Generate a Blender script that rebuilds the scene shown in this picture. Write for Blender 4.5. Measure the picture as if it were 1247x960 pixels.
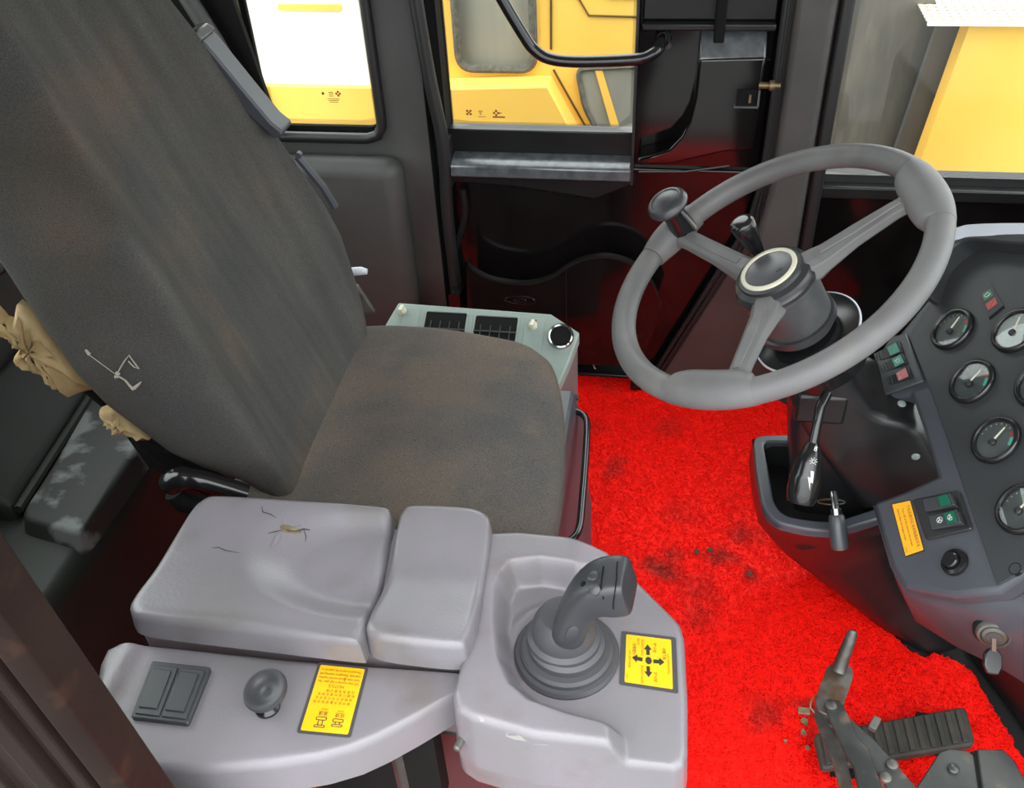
import bpy, bmesh, math, random
import numpy as np
from mathutils import Vector, Matrix

for o in list(bpy.data.objects):
    bpy.data.objects.remove(o)
SC = bpy.context.scene
COL = SC.collection
R = math.radians
random.seed(7)

# ------------------------------------------------------------------ camera, light, exposure
CAM = Vector((0, 0, 1.65))
FPX, PW, PH = 1150.0, 1247, 960
_p, _y, _r = R(39.4), R(11.1), R(3.4)
FW = Vector((-math.sin(_y)*math.cos(_p), math.cos(_y)*math.cos(_p), -math.sin(_p)))
_rt = Vector((math.cos(_y), math.sin(_y), 0))
_up = _rt.cross(FW)
RT = math.cos(_r)*_rt - math.sin(_r)*_up
UP = math.sin(_r)*_rt + math.cos(_r)*_up
cd = bpy.data.cameras.new('camera')
cam = bpy.data.objects.new('camera', cd)
COL.objects.link(cam)
cd.sensor_fit = 'HORIZONTAL'
cd.sensor_width = 36
cd.lens = FPX/PW*36
cd.clip_start = 0.02
mw = Matrix(((RT.x, UP.x, -FW.x, CAM.x), (RT.y, UP.y, -FW.y, CAM.y), (RT.z, UP.z, -FW.z, CAM.z), (0, 0, 0, 1)))
cam.matrix_world = mw
SC.camera = cam

world = bpy.data.worlds.new('overcast_sky')
SC.world = world
world.use_nodes = True
bg = world.node_tree.nodes['Background']
wn = world.node_tree; _tc = wn.nodes.new('ShaderNodeTexCoord'); _sx = wn.nodes.new('ShaderNodeSeparateXYZ'); _mr = wn.nodes.new('ShaderNodeMapRange')
wn.links.new(_tc.outputs['Generated'], _sx.inputs[0]); wn.links.new(_sx.outputs['Z'], _mr.inputs['Value'])
_mr.inputs['To Min'].default_value = 1/3; _mr.inputs['To Max'].default_value = 1.0       # overcast sky: the zenith three times the horizon
_mx = wn.nodes.new('ShaderNodeMix'); _mx.data_type = 'RGBA'; _mx.blend_type = 'MULTIPLY'; _mx.inputs['Factor'].default_value = 1
_mx.inputs['A'].default_value = (0.95, 0.98, 1.0, 1); wn.links.new(_mr.outputs[0], _mx.inputs['B']); wn.links.new(_mx.outputs['Result'], bg.inputs[0])
bg.inputs[1].default_value = 8.5
SC.view_settings.view_transform = 'Standard'
SC.view_settings.look = 'None'
SC.view_settings.gamma = 1
SC.view_settings.use_curve_mapping = False
SC.view_settings.exposure = 0.0

# ------------------------------------------------------------------ survey: where measured picture points fall on known real surfaces
def ray(px, py):
    return FW + RT*((px-PW/2)/FPX) - UP*((py-PH/2)/FPX)
def pz(px, py, z):
    d = ray(px, py); return CAM + d*((z-CAM.z)/d.z)
def pyy(px, py, y):
    d = ray(px, py); return CAM + d*((y-CAM.y)/d.y)
def pxx(px, py, x):
    d = ray(px, py); return CAM + d*((x-CAM.x)/d.x)
def onp(px, py, p0, n):
    d = ray(px, py); return CAM + d*((p0-CAM).dot(n)/d.dot(n))

# ------------------------------------------------------------------ materials
def mat(name, col, rough=.6, metal=0., col2=None, nscale=6., ncon=(.35, .65), bump=0., bscale=300., spec=.5, col3=None, n3scale=2.5, n3con=(.55, .75), coat=0., bdist=.002, stretch=None, k=.62, fine=None, streak=0):
    col = tuple(q*k for q in col); col2 = col2 and tuple(q*k for q in col2); col3 = col3 and tuple(q*k for q in col3)
    m = bpy.data.materials.new(name); m.use_nodes = True
    nt = m.node_tree; N = nt.nodes; L = nt.links
    b = N['Principled BSDF']
    b.inputs['Base Color'].default_value = (*col, 1)
    b.inputs['Roughness'].default_value = rough
    b.inputs['Metallic'].default_value = metal
    b.inputs['Specular IOR Level'].default_value = spec
    b.inputs['Coat Weight'].default_value = coat
    tc = N.new('ShaderNodeTexCoord')
    src = tc.outputs['Object']
    if stretch:
        mp = N.new('ShaderNodeMapping'); mp.inputs['Scale'].default_value = stretch
        L.new(src, mp.inputs['Vector']); src = mp.outputs['Vector']
    cur = None
    def layer(cur, c_from, c_to, scale, con, detail=6):
        nz = N.new('ShaderNodeTexNoise'); nz.inputs['Scale'].default_value = scale; nz.inputs['Detail'].default_value = detail
        L.new(src, nz.inputs['Vector'])
        mr = N.new('ShaderNodeMapRange'); mr.inputs['From Min'].default_value = con[0]; mr.inputs['From Max'].default_value = con[1]
        L.new(nz.outputs['Fac'], mr.inputs['Value'])
        mx = N.new('ShaderNodeMix'); mx.data_type = 'RGBA'
        L.new(mr.outputs['Result'], mx.inputs['Factor'])
        if cur is None: mx.inputs['A'].default_value = (*c_from, 1)
        else: L.new(cur, mx.inputs['A'])
        mx.inputs['B'].default_value = (*c_to, 1)
        return mx.outputs['Result']
    if col2: cur = layer(cur, col, col2, nscale, ncon)
    if col3: cur = layer(cur, col, col3, n3scale, n3con)
    def mul(cur, scale, amt, vec):
        nz = N.new('ShaderNodeTexNoise'); nz.inputs['Scale'].default_value = scale; nz.inputs['Detail'].default_value = 2; L.new(vec, nz.inputs['Vector'])
        mr = N.new('ShaderNodeMapRange'); mr.inputs['From Min'].default_value = .3; mr.inputs['From Max'].default_value = .7
        mr.inputs['To Min'].default_value = 1-amt; mr.inputs['To Max'].default_value = 1+amt; L.new(nz.outputs['Fac'], mr.inputs['Value'])
        mx = N.new('ShaderNodeMix'); mx.data_type = 'RGBA'; mx.blend_type = 'MULTIPLY'; mx.inputs['Factor'].default_value = 1
        if cur: L.new(cur, mx.inputs['A'])
        else: mx.inputs['A'].default_value = (*col, 1)
        L.new(mr.outputs[0], mx.inputs['B']); return mx.outputs['Result']
    if fine: cur = mul(cur, fine[0], fine[1], src)
    if streak:
        mp2 = N.new('ShaderNodeMapping'); mp2.inputs['Scale'].default_value = (1.2, 9, .9); mp2.inputs['Rotation'].default_value = (.12, 0, 0); L.new(src, mp2.inputs['Vector'])
        cur = mul(cur, 3.0, streak, mp2.outputs['Vector'])  # stretched noise puts the shade of backrest creases into the colour
    if cur: L.new(cur, b.inputs['Base Color'])
    if bump:
        nz = N.new('ShaderNodeTexNoise'); nz.inputs['Scale'].default_value = bscale; nz.inputs['Detail'].default_value = 3
        L.new(src, nz.inputs['Vector'])
        bp = N.new('ShaderNodeBump'); bp.inputs['Strength'].default_value = bump; bp.inputs['Distance'].default_value = bdist
        L.new(nz.outputs['Fac'], bp.inputs['Height']); L.new(bp.outputs['Normal'], b.inputs['Normal'])
    return m

def glass_mat(name, tint=(1, 1, 1), frit=False):
    m = bpy.data.materials.new(name); m.use_nodes = True
    nt = m.node_tree; N = nt.nodes; L = nt.links
    N.remove(N['Principled BSDF'])
    out = N['Material Output']
    tr = N.new('ShaderNodeBsdfTransparent'); tr.inputs[0].default_value = (*tint, 1)
    gl = N.new('ShaderNodeBsdfGlossy'); gl.inputs['Roughness'].default_value = .02
    lw = N.new('ShaderNodeLayerWeight'); lw.inputs[0].default_value = .5
    pw = N.new('ShaderNodeMath'); pw.operation = 'POWER'; pw.inputs[1].default_value = 5; L.new(lw.outputs['Facing'], pw.inputs[0])
    fr = N.new('ShaderNodeMath'); fr.operation = 'MULTIPLY_ADD'; fr.inputs[1].default_value = .9; fr.inputs[2].default_value = .04; L.new(pw.outputs[0], fr.inputs[0])
    mx = N.new('ShaderNodeMixShader')
    L.new(fr.outputs[0], mx.inputs[0]); L.new(tr.outputs[0], mx.inputs[1]); L.new(gl.outputs[0], mx.inputs[2])
    L.new(mx.outputs[0], out.inputs[0])
    return m

M = {}
M['fabric'] = mat('seat_fabric', (.094, .089, .082), .95, col2=(.076, .076, .073), nscale=5, col3=(.125, .098, .074), n3scale=3.6, n3con=(.56, .76), fine=(900, .45), streak=.14, bump=.5, bscale=420, spec=.15, bdist=.0015)
M['fabric_seat'] = mat('cushion_fabric', (.165, .135, .112), .95, fine=(800, .5), col2=(.105, .102, .100), nscale=4.5, ncon=(.42, .65), col3=(.20, .16, .125), n3scale=7, n3con=(.55, .8), bump=.7, bscale=380, spec=.15, bdist=.002)
M['foam'] = mat('aged_foam', (.66, .50, .27), .9, col2=(.46, .32, .15), nscale=14, bump=.5, bscale=40, spec=.1, bdist=.006)
M['console'] = mat('console_plastic', (.31, .283, .312), .36, col2=(.27, .258, .27), nscale=7, col3=(.20, .165, .145), n3scale=8, n3con=(.54, .78), bump=.25, bscale=260, spec=.55, bdist=.0012, k=.56)
M['pad'] = mat('armrest_vinyl', (.30, .278, .312), .33, col2=(.255, .245, .258), nscale=6, col3=(.20, .18, .165), n3scale=8, n3con=(.54, .78), bump=.3, bscale=220, spec=.55, bdist=.0012, k=.56)
M['torn'] = mat('torn_foam', (.30, .23, .12), .95, col2=(.16, .12, .07), nscale=60, bump=.8, bscale=150)
M['crackedge'] = mat('crack_edge', (.06, .055, .05), .9)
M['crackflap'] = mat('vinyl_flap', (.40, .39, .36), .7)
M['black'] = mat('gloss_black_plastic', (.012, .012, .013), .18, spec=.5)
M['blackmid'] = mat('satin_black_plastic', (.012, .012, .013), .32, col2=(.022, .021, .020), nscale=9, ncon=(.5, .75), bump=.05, bscale=420, bdist=.0006, spec=.4)
M['blackmatte'] = mat('matt_black_rubber', (.010, .010, .010), .8, spec=.12)
M['rubber'] = mat('black_rubber', (.016, .016, .017), .45)
M['boot'] = mat('boot_rubber', (.068, .068, .076), .5, bump=.2, bscale=300, bdist=.0008)
M['grip'] = mat('grip_plastic', (.045, .046, .052), .38, bump=.1, bscale=900, bdist=.0005)
M['wheel'] = mat('wheel_grip_foam', (.20, .198, .20), .5, col2=(.145, .142, .140), nscale=8, col3=(.235, .225, .21), n3scale=14, n3con=(.55, .8), bump=.25, bscale=420, bdist=.0008, spec=.35)
M['hub'] = mat('hub_plastic', (.06, .063, .068), .45, col2=(.11, .11, .105), nscale=25, ncon=(.45, .8), bump=.2, bscale=300, bdist=.0008)
M['hubdark'] = mat('hub_dark', (.035, .035, .038), .3)
M['hubface'] = mat('hub_face', (.11, .11, .125), .3, col2=(.07, .07, .08), nscale=20)
M['ivory'] = mat('ivory_ring', (.62, .60, .47), .45, k=.8)
M['trim'] = mat('grey_trim_panel', (.078, .080, .077), .55, col2=(.060, .060, .058), nscale=5, col3=(.13, .125, .115), n3scale=4, n3con=(.55, .8), bump=.3, bscale=260, bdist=.001)
M['pillar'] = mat('pillar_trim', (.085, .08, .076), .6, col2=(.06, .058, .055), nscale=6, col3=(.11, .10, .09), n3scale=5, n3con=(.55, .8), bump=.3, bscale=260, bdist=.001)
M['kick'] = mat('kick_panel', (.085, .060, .055), .45, col2=(.06, .045, .042), nscale=6, col3=(.13, .10, .085), n3scale=6, n3con=(.6, .8), bump=.2, bscale=260, bdist=.001)
M['door'] = mat('door_plastic', (.005, .004, .004), .10, spec=.55, col2=(.010, .008, .008), nscale=12)
M['ledge'] = mat('door_ledge', (.07, .08, .088), .22, col2=(.13, .145, .155), nscale=40, bump=.15, bscale=90, bdist=.001, spec=1.)
M['dash'] = mat('dash_grey', (.072, .078, .094), .42, col2=(.06, .064, .076), nscale=9, col3=(.095, .10, .11), n3scale=14, n3con=(.6, .8), bump=.25, bscale=700, bdist=.0006)
M['dashblack'] = mat('dash_black', (.032, .035, .038), .45, col2=(.04, .043, .046), nscale=7, bump=.2, bscale=900, bdist=.0005)
M['dashtop'] = mat('dash_pale_trim', (.52, .55, .60), .4, k=.9)
M['gaugeface'] = mat('gauge_face', (.055, .066, .064), .4, col2=(.085, .10, .095), nscale=20)
M['gaugepale'] = mat('gauge_face_pale', (.42, .47, .45), .35, col2=(.33, .38, .36), nscale=30)  # much paler face, used on one gauge alone
M['white'] = mat('white_print', (.75, .76, .72), .5)
M['green'] = mat('green_lens', (.012, .16, .09), .35)
M['teal'] = mat('teal_print', (.10, .62, .45), .5)
M['redlens'] = mat('red_lens', (.42, .05, .05), .35)
M['pinklens'] = mat('pink_lens', (.62, .22, .22), .4)
M['greenlit'] = mat('pale_green_lens', (.12, .38, .30), .4)
M['switch'] = mat('switch_body', (.055, .06, .066), .38)
M['switchdark'] = mat('switch_dark', (.02, .02, .022), .4)
M['yellow'] = mat('sticker_yellow', (.95, .50, .006), .4, k=.8)
M['orange'] = mat('sticker_orange', (.95, .40, .012), .4, k=.85)
M['ink'] = mat('sticker_ink', (.03, .025, .02), .6)
M['inkred'] = mat('sticker_red_ink', (.30, .07, .0), .6)
M['frame'] = mat('sticker_frame', (.07, .07, .075), .5)
M['vent'] = mat('vent_unit_plastic', (.36, .44, .40), .42, col2=(.32, .39, .36), nscale=9, bump=.1, bscale=400, bdist=.0006)
M['ventside'] = mat('vent_unit_side', (.17, .17, .17), .4, col2=(.20, .20, .20), nscale=9, bump=.1, bscale=400, bdist=.0006)
M['chrome'] = mat('chrome', (.75, .76, .77), .18, 1.)
M['steel'] = mat('worn_steel', (.20, .19, .175), .45, .55, col2=(.10, .095, .085), nscale=18, ncon=(.42, .6), col3=(.16, .08, .04), n3scale=26, n3con=(.54, .68), bump=.2, bscale=120, bdist=.001)
M['steelpaint'] = mat('worn_black_paint', (.035, .038, .036), .32, .1, col2=(.065, .066, .062), nscale=14, ncon=(.45, .65), col3=(.15, .12, .09), n3scale=30, n3con=(.60, .72), bump=.2, bscale=150, bdist=.001)
M['pedal'] = mat('pedal_rubber', (.040, .037, .032), .7, col2=(.085, .07, .052), nscale=18, ncon=(.4, .7), bump=.4, bscale=200)
M['brass'] = mat('dull_brass', (.30, .22, .12), .45, .7)
M['box'] = mat('rear_box_plastic', (.022, .026, .021), .55, col2=(.015, .017, .014), nscale=6, bump=.3, bscale=180, bdist=.001, spec=.25)
M['boxtop'] = mat('rear_box_lid', (.028, .030, .027), .6, spec=.25, col2=(.020, .021, .019), nscale=5, col3=(.15, .16, .155), n3scale=7.5, n3con=(.585, .64), bump=.4, bscale=180, bdist=.0012)
M['post'] = mat('door_post_red_cast', (.030, .019, .015), .4, col2=(.022, .013, .011), nscale=7, col3=(.06, .03, .02), n3scale=20, n3con=(.6, .75), bump=.2, bscale=200, spec=.1)  # red-brown reflection of the cab interior put into the colour
M['floor'] = mat('cab_floor_rubber', (.012, .012, .012), .7)
M['yellowpaint'] = mat('machine_yellow_paint', (.95, .58, .12), .45, col2=(.92, .53, .09), nscale=2.5, spec=.3, k=1)
M['yellowdark'] = mat('machine_yellow_lower', (.80, .36, .03), .45, spec=.3)
M['white_and_glare'] = mat('white_paint_and_glare', (.93, .93, .90), .6, k=1)  # white tread plate edge; also overexposure of yellow bodywork put into colour
M['tread'] = mat('tread_paint', (.72, .66, .46), .6, k=.8)
M['greybrown'] = mat('weathered_panel', (.30, .255, .20), .7, col2=(.17, .155, .135), nscale=3, ncon=(.35, .65), col3=(.36, .30, .24), n3scale=5, stretch=(5, 3, .8), k=.50)
M['greyblue'] = mat('blue_grey_side', (.17, .17, .175), .7, col2=(.23, .21, .19), nscale=4, stretch=(5, 3, .8), k=.50)  # blue grey base with a streaked brownish second tone
M['seal'] = mat('dusty_rubber_seal', (.22, .205, .17), .9, col2=(.12, .115, .10), nscale=60)
M['darkline'] = mat('dark_seam', (.16, .08, .01), .8)
M['concrete'] = mat('yard_concrete', (.20, .195, .18), .9, col2=(.16, .155, .15), nscale=3)
M['headliner'] = mat('headliner', (.5, .5, .5), .9, k=1)
M['glass'] = glass_mat('cab_glass', (.96, .98, .96))
M['lens'] = glass_mat('gauge_lens', (.97, .98, .98))
M['machineglass'] = mat('dusty_machine_glass', (.50, .47, .38), .3, col2=(.36, .35, .30), nscale=3, stretch=(3, 1, .5), k=.7)
M['ash'] = mat('dry_leaf', (.07, .06, .025), .9)
M['thread'] = mat('loose_thread', (.48, .43, .36), .9)

# red coil mat with its own stains
def red_mat():
    m = mat('red_coil_vinyl', (.93, .008, .004), .5, col2=(.88, .007, .003), nscale=160, col3=(.30, .003, .002), n3scale=300, n3con=(.60, .68), spec=.15, k=1, bump=.5, bscale=260, bdist=.003)  # dark red flecks paint the shade in pinholes between loops
    nt = m.node_tree; N = nt.nodes; L = nt.links
    b = N['Principled BSDF']
    cur = b.inputs['Base Color'].links[0].from_socket
    geo = N.new('ShaderNodeNewGeometry')
    nz = N.new('ShaderNodeTexNoise'); nz.inputs['Scale'].default_value = 18; nz.inputs['Detail'].default_value = 5
    L.new(geo.outputs['Position'], nz.inputs['Vector'])
    spots = [(745, 572, .030, .8), (758, 560, .02, .5), (805, 690, .045, .95), (815, 675, .03, .7), (880, 675, .035, .9), (905, 650, .05, .55), (912, 702, .012, 1.),
             (850, 720, .06, .35), (930, 870, .05, .55), (985, 865, .03, .7), (985, 890, .03, .6), (815, 520, .05, .35), (740, 470, .035, .4), (850, 745, .05, .35), (725, 520, .03, .25), (830, 625, .05, .3)]
    tot = None
    for (px, py, r, k) in spots:
        c = pz(px, py, .015)
        d = N.new('ShaderNodeVectorMath'); d.operation = 'DISTANCE'; d.inputs[1].default_value = c
        L.new(geo.outputs['Position'], d.inputs[0])
        a = N.new('ShaderNodeMath'); a.operation = 'MULTIPLY_ADD'; a.inputs[1].default_value = .09; 
        L.new(nz.outputs['Fac'], a.inputs[0]); L.new(d.outputs['Value'], a.inputs[2])
        mr = N.new('ShaderNodeMapRange'); mr.interpolation_type = 'SMOOTHSTEP'
        mr.inputs['From Min'].default_value = r+.06; mr.inputs['From Max'].default_value = .03+r*.3
        mr.inputs['To Max'].default_value = k
        L.new(a.outputs[0], mr.inputs['Value'])
        if tot is None: tot = mr.outputs[0]
        else:
            mm = N.new('ShaderNodeMath'); mm.operation = 'MAXIMUM'
            L.new(tot, mm.inputs[0]); L.new(mr.outputs[0], mm.inputs[1]); tot = mm.outputs[0]
    mx = N.new('ShaderNodeMix'); mx.data_type = 'RGBA'
    ml = N.new('ShaderNodeMath'); ml.operation = 'MULTIPLY'; ml.inputs[1].default_value = .8
    L.new(tot, ml.inputs[0]); L.new(ml.outputs[0], mx.inputs['Factor']); L.new(cur, mx.inputs['A']); mx.inputs['B'].default_value = (.05, .018, .014, 1)
    L.new(mx.outputs['Result'], b.inputs['Base Color'])
    return m
M['redmat'] = red_mat()

# ------------------------------------------------------------------ object helpers
LOC = {}
def setp(o, label=None, cat=None, group=None, kind=None):
    if label: o['label'] = label
    if cat: o['category'] = cat
    if group: o['group'] = group
    if kind: o['kind'] = kind
    return o
def thing(name, loc, label, cat, group=None):
    o = bpy.data.objects.new(name, None)
    o.empty_display_size = .05
    COL.objects.link(o); o.location = Vector(loc); LOC[o.name] = Vector(loc)
    return setp(o, label, cat, group)

class MB:
    def __init__(s): s.v = []; s.f = []; s.mi = []; s.cur = 0
    def add(s, vs, fs):
        b = len(s.v); s.v += [Vector(p) for p in vs]
        s.f += [tuple(b+i for i in f) for f in fs]; s.mi += [s.cur]*len(fs)
    def box(s, c, size, rot=None, M3=None):
        x, y, z = [k/2 for k in size]
        P = [Vector((a*x, b*y, d*z)) for d in (-1, 1) for b in (-1, 1) for a in (-1, 1)]
        if M3 is not None: P = [M3 @ p for p in P]
        P = [p+Vector(c) for p in P]
        s.add(P, [(0, 2, 3, 1), (4, 5, 7, 6), (0, 1, 5, 4), (2, 6, 7, 3), (0, 4, 6, 2), (1, 3, 7, 5)])
        return s
    def box2(s, a, b):
        a = Vector(a); b = Vector(b)
        return s.box((a+b)/2, [abs(k) for k in (b-a)])
    def prism(s, loop, vec):
        n = len(loop); vec = Vector(vec)
        A = [Vector(p) for p in loop]; B = [p+vec for p in A]
        nr = Vector((0, 0, 0))
        for i in range(n): nr += A[i].cross(A[(i+1) % n])
        fs = [(i, (i+1) % n, n+(i+1) % n, n+i) for i in range(n)]+[tuple(range(n-1, -1, -1)), tuple(range(n, 2*n))]
        if nr.dot(vec) < 0: fs = [tuple(reversed(f)) for f in fs]
        s.add(A+B, fs)
        return s
    def loft(s, rings, cap=True, closed=False):
        n = len(rings[0]); vs = [p for r in rings for p in r]; fs = []
        m = len(rings)
        for k in range(m if closed else m-1):
            a = k*n; b = ((k+1) % m)*n
            for i in range(n):
                j = (i+1) % n
                fs.append((a+i, a+j, b+j, b+i))
        if cap and not closed:
            fs.append(tuple(range(n-1, -1, -1))); fs.append(tuple((m-1)*n+i for i in range(n)))
        s.add(vs, fs); return s
    def tube(s, path, r, n=12, closed=False, flat=None, cap=True):
        P = [Vector(p) for p in path]; m = len(P)
        rr = r if isinstance(r, (list, tuple)) else [r]*m
        T = []
        for i in range(m):
            a = P[(i-1) % m] if (closed or i > 0) else P[i]; b = P[(i+1) % m] if (closed or i < m-1) else P[i]
            T.append((b-a).normalized())
        u = T[0].cross(Vector((0, 0, 1)))
        if u.length < .05: u = T[0].cross(Vector((1, 0, 0)))
        u.normalize(); rings = []
        for i in range(m):
            u = (u-T[i]*u.dot(T[i])).normalized(); w = T[i].cross(u)
            rings.append([P[i]+(u*math.cos(2*math.pi*k/n)+w*math.sin(2*math.pi*k/n))*rr[i] for k in range(n)])
        return s.loft(rings, cap, closed)
    def lathe(s, o, ax, prof, n=40, cap=True, xd=None):
        ax = Vector(ax).normalized(); o = Vector(o)
        u = (xd or ax.orthogonal()); u = (u-ax*u.dot(ax)).normalized(); w = ax.cross(u)
        rings = [[o+ax*h+(u*math.cos(2*math.pi*k/n)+w*math.sin(2*math.pi*k/n))*r for k in range(n)] for r, h in prof]
        return s.loft(rings, cap)
    def build(s, name, m, parent=None, smooth=40, bevel=0, seg=2, sub=0, kind=None, label=None, cat=None, group=None, solid=0):
        me = bpy.data.meshes.new(name)
        if parent is not None: off = LOC[parent.name]
        else:
            xs = [p.x for p in s.v]; ys = [p.y for p in s.v]; zs = [p.z for p in s.v]
            off = Vector(((min(xs)+max(xs))/2, (min(ys)+max(ys))/2, min(zs)))
        me.from_pydata([p-off for p in s.v], [], s.f)
        ms = m if isinstance(m, (list, tuple)) else [m]
        for k in ms: me.materials.append(M[k] if isinstance(k, str) else k)
        if len(ms) > 1: me.polygons.foreach_set('material_index', s.mi)
        me.update()
        bm = bmesh.new(); bm.from_mesh(me); bmesh.ops.recalc_face_normals(bm, faces=bm.faces); bm.to_mesh(me); bm.free()
        if smooth:
            me.polygons.foreach_set('use_smooth', [True]*len(me.polygons))
            me.set_sharp_from_angle(angle=R(smooth))
        o = bpy.data.objects.new(name, me); COL.objects.link(o)
        if parent is not None:
            o.parent = parent; LOC[o.name] = off
        else:
            o.location = off; LOC[o.name] = off
        if parent is not None and parent.type != 'EMPTY' and parent.parent is None and False: pass
        if solid:
            md = o.modifiers.new('solid', 'SOLIDIFY'); md.thickness = solid; md.offset = -1
        if bevel:
            md = o.modifiers.new('bevel', 'BEVEL'); md.width = bevel; md.segments = seg; md.limit_method = 'ANGLE'; md.angle_limit = R(35); md.harden_normals = False
        if sub:
            md = o.modifiers.new('sub', 'SUBSURF'); md.levels = sub; md.render_levels = sub
        return setp(o, label, cat, group, kind)

def smoothstep(a, b, x):
    t = max(0., min(1., (x-a)/(b-a))) if a != b else float(x > a)
    return t*t*(3-2*t)
def catmull(pts, k=8, closed=False):
    P = [Vector(p) for p in pts]; n = len(P); out = []
    for i in range(n if closed else n-1):
        g = (lambda j: P[j % n]) if closed else (lambda j: P[max(0, min(n-1, j))])
        p0, p1, p2, p3 = g(i-1), g(i), g(i+1), g(i+2)
        for q in range(k):
            t = q/k
            out.append(.5*((2*p1)+(p2-p0)*t+(2*p0-5*p1+4*p2-p3)*t*t+(3*p1-p0-3*p2+p3)*t**3))
    if not closed: out.append(P[-1])
    return out
def round_poly(pts, r, k=5):
    """round the corners of a closed polygon (2-D or 3-D points); r is one radius or a list"""
    P = [Vector(p) for p in pts]; n = len(P); out = []
    for i in range(n):
        rr = r[i] if isinstance(r, (list, tuple)) else r
        a, b, c = P[i-1], P[i], P[(i+1) % n]
        d1 = (a-b); d2 = (c-b); q = min(rr, d1.length*.49, d2.length*.49)
        s = b+d1.normalized()*q; e = b+d2.normalized()*q
        for j in range(k+1):
            t = j/k
            out.append(s*(1-t)**2+b*2*t*(1-t)+e*t*t)
    return out
def resample(loop, n):
    P = [Vector(p) for p in loop]; m = len(P)
    L = [0.]
    for i in range(m): L.append(L[-1]+(P[(i+1) % m]-P[i]).length)
    out = []; j = 0
    for k in range(n):
        t = L[-1]*k/n
        while L[j+1] < t: j += 1
        q = (t-L[j])/max(1e-9, L[j+1]-L[j])
        out.append(P[j % m].lerp(P[(j+1) % m], q))
    return out
def relief(mb, poly, centre, top, zbot, redge, n=120, rings=26, flare=0., cap=True):
    """a moulded block: outline poly (x,y), top height top(x,y), rounded top edge redge, straight skirt to zbot"""
    B = resample([Vector((p[0], p[1])) for p in poly], n); c = Vector((centre[0], centre[1]))
    S = []
    for k in range(7): S.append(('e', k/6))
    for k in range(1, rings+1): S.append(('i', k/rings))
    out = []
    zb = [Vector((b.x, b.y, 0)) for b in B]
    skirt = [Vector((b.x+(b-c).normalized().x*flare, b.y+(b-c).normalized().y*flare, zbot)) for b in B]
    out.append(skirt)
    for kind, t in S:
        ring = []
        for b in B:
            d = (c-b); L = d.length; u = d/L
            if kind == 'e': dist = redge*(1-math.cos(t*math.pi/2))
            else: dist = redge+(L-redge)*(t**.85)*.985
            p = b+u*dist
            drop = redge*(1-math.sin(t*math.pi/2)) if kind == 'e' else 0
            ring.append(Vector((p.x, p.y, top(p.x, p.y)-drop)))
        out.append(ring)
    mb.loft(out, cap=True)
    return mb
def sdist(p, poly):
    """signed distance to polygon, positive inside"""
    inside = False; best = 1e9; n = len(poly); x, y = p
    for i in range(n):
        ax, ay = poly[i][0], poly[i][1]; bx, by = poly[(i+1) % n][0], poly[(i+1) % n][1]
        if (ay > y) != (by > y) and x < (bx-ax)*(y-ay)/(by-ay)+ax: inside = not inside
        dx, dy = bx-ax, by-ay
        t = max(0, min(1, ((x-ax)*dx+(y-ay)*dy)/(dx*dx+dy*dy+1e-12)))
        best = min(best, math.hypot(x-ax-t*dx, y-ay-t*dy))
    return best if inside else -best
def ringplate(mb, outer, inner, vec):
    """plate with a hole: outer and inner loops of equal count"""
    vec = Vector(vec); n = len(outer)
    rings = [list(outer), list(inner), [p+vec for p in inner], [p+vec for p in outer]]
    return mb.loft([[Vector(p) for p in r] for r in rings], cap=False, closed=True)
def rect_ring(inner, lo, hi, axes):
    """project the inner loop outwards onto the rectangle lo..hi (in the two given axes)"""
    a, b = axes; n = len(inner)
    c = sum((Vector(p) for p in inner), Vector((0, 0, 0)))/n; out = []
    for p in inner:
        p = Vector(p); d = p-c; ts = []
        for ax, l, h in ((a, lo[0], hi[0]), (b, lo[1], hi[1])):
            if abs(d[ax]) > 1e-9: ts.append(((h if d[ax] > 0 else l)-c[ax])/d[ax])
        out.append(c+d*min(ts))
    # pull the nearest points into the true corners
    for cx in (lo[0], hi[0]):
        for cz in (lo[1], hi[1]):
            i = min(range(n), key=lambda k: (out[k][a]-cx)**2+(out[k][b]-cz)**2)
            out[i] = out[i].copy(); out[i][a] = cx; out[i][b] = cz
    return out
def text_mesh(name, txt, o, xd, yd, height, m, parent, maxw=None, align='CENTER', lift=.0006, bold=False):
    cu = bpy.data.curves.new('t', 'FONT'); cu.body = txt; cu.size = 1; cu.align_x = align; cu.align_y = 'CENTER'
    if bold: cu.offset = .025
    to = bpy.data.objects.new('t', cu); COL.objects.link(to)
    dg = bpy.context.evaluated_depsgraph_get()
    me = bpy.data.meshes.new_from_object(to.evaluated_get(dg))
    bpy.data.objects.remove(to); bpy.data.curves.remove(cu)
    xd = Vector(xd).normalized(); yd = Vector(yd).normalized(); nd = xd.cross(yd).normalized()
    co = np.empty(len(me.vertices)*3); me.vertices.foreach_get('co', co); co = co.reshape(-1, 3)
    if len(co) == 0: return None
    s = height; w = (co[:, 0].max()-co[:, 0].min())*s
    sx = s*(maxw/w) if maxw and w > maxw else s
    off = LOC[parent.name] if parent else Vector((0, 0, 0))
    P = [Vector(o)+xd*(c[0]*sx)+yd*(c[1]*s)+nd*lift-off for c in co]
    me.vertices.foreach_set('co', [k for p in P for k in p]); me.update()
    me.name = name; me.materials.clear(); me.materials.append(M[m])
    ob = bpy.data.objects.new(name, me); COL.objects.link(ob); ob.parent = parent; LOC[ob.name] = off
    return ob
def ell(c, u, w, a, b, n=32):
    return [Vector(c)+Vector(u)*a*math.cos(2*math.pi*k/n)+Vector(w)*b*math.sin(2*math.pi*k/n) for k in range(n)]
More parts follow.
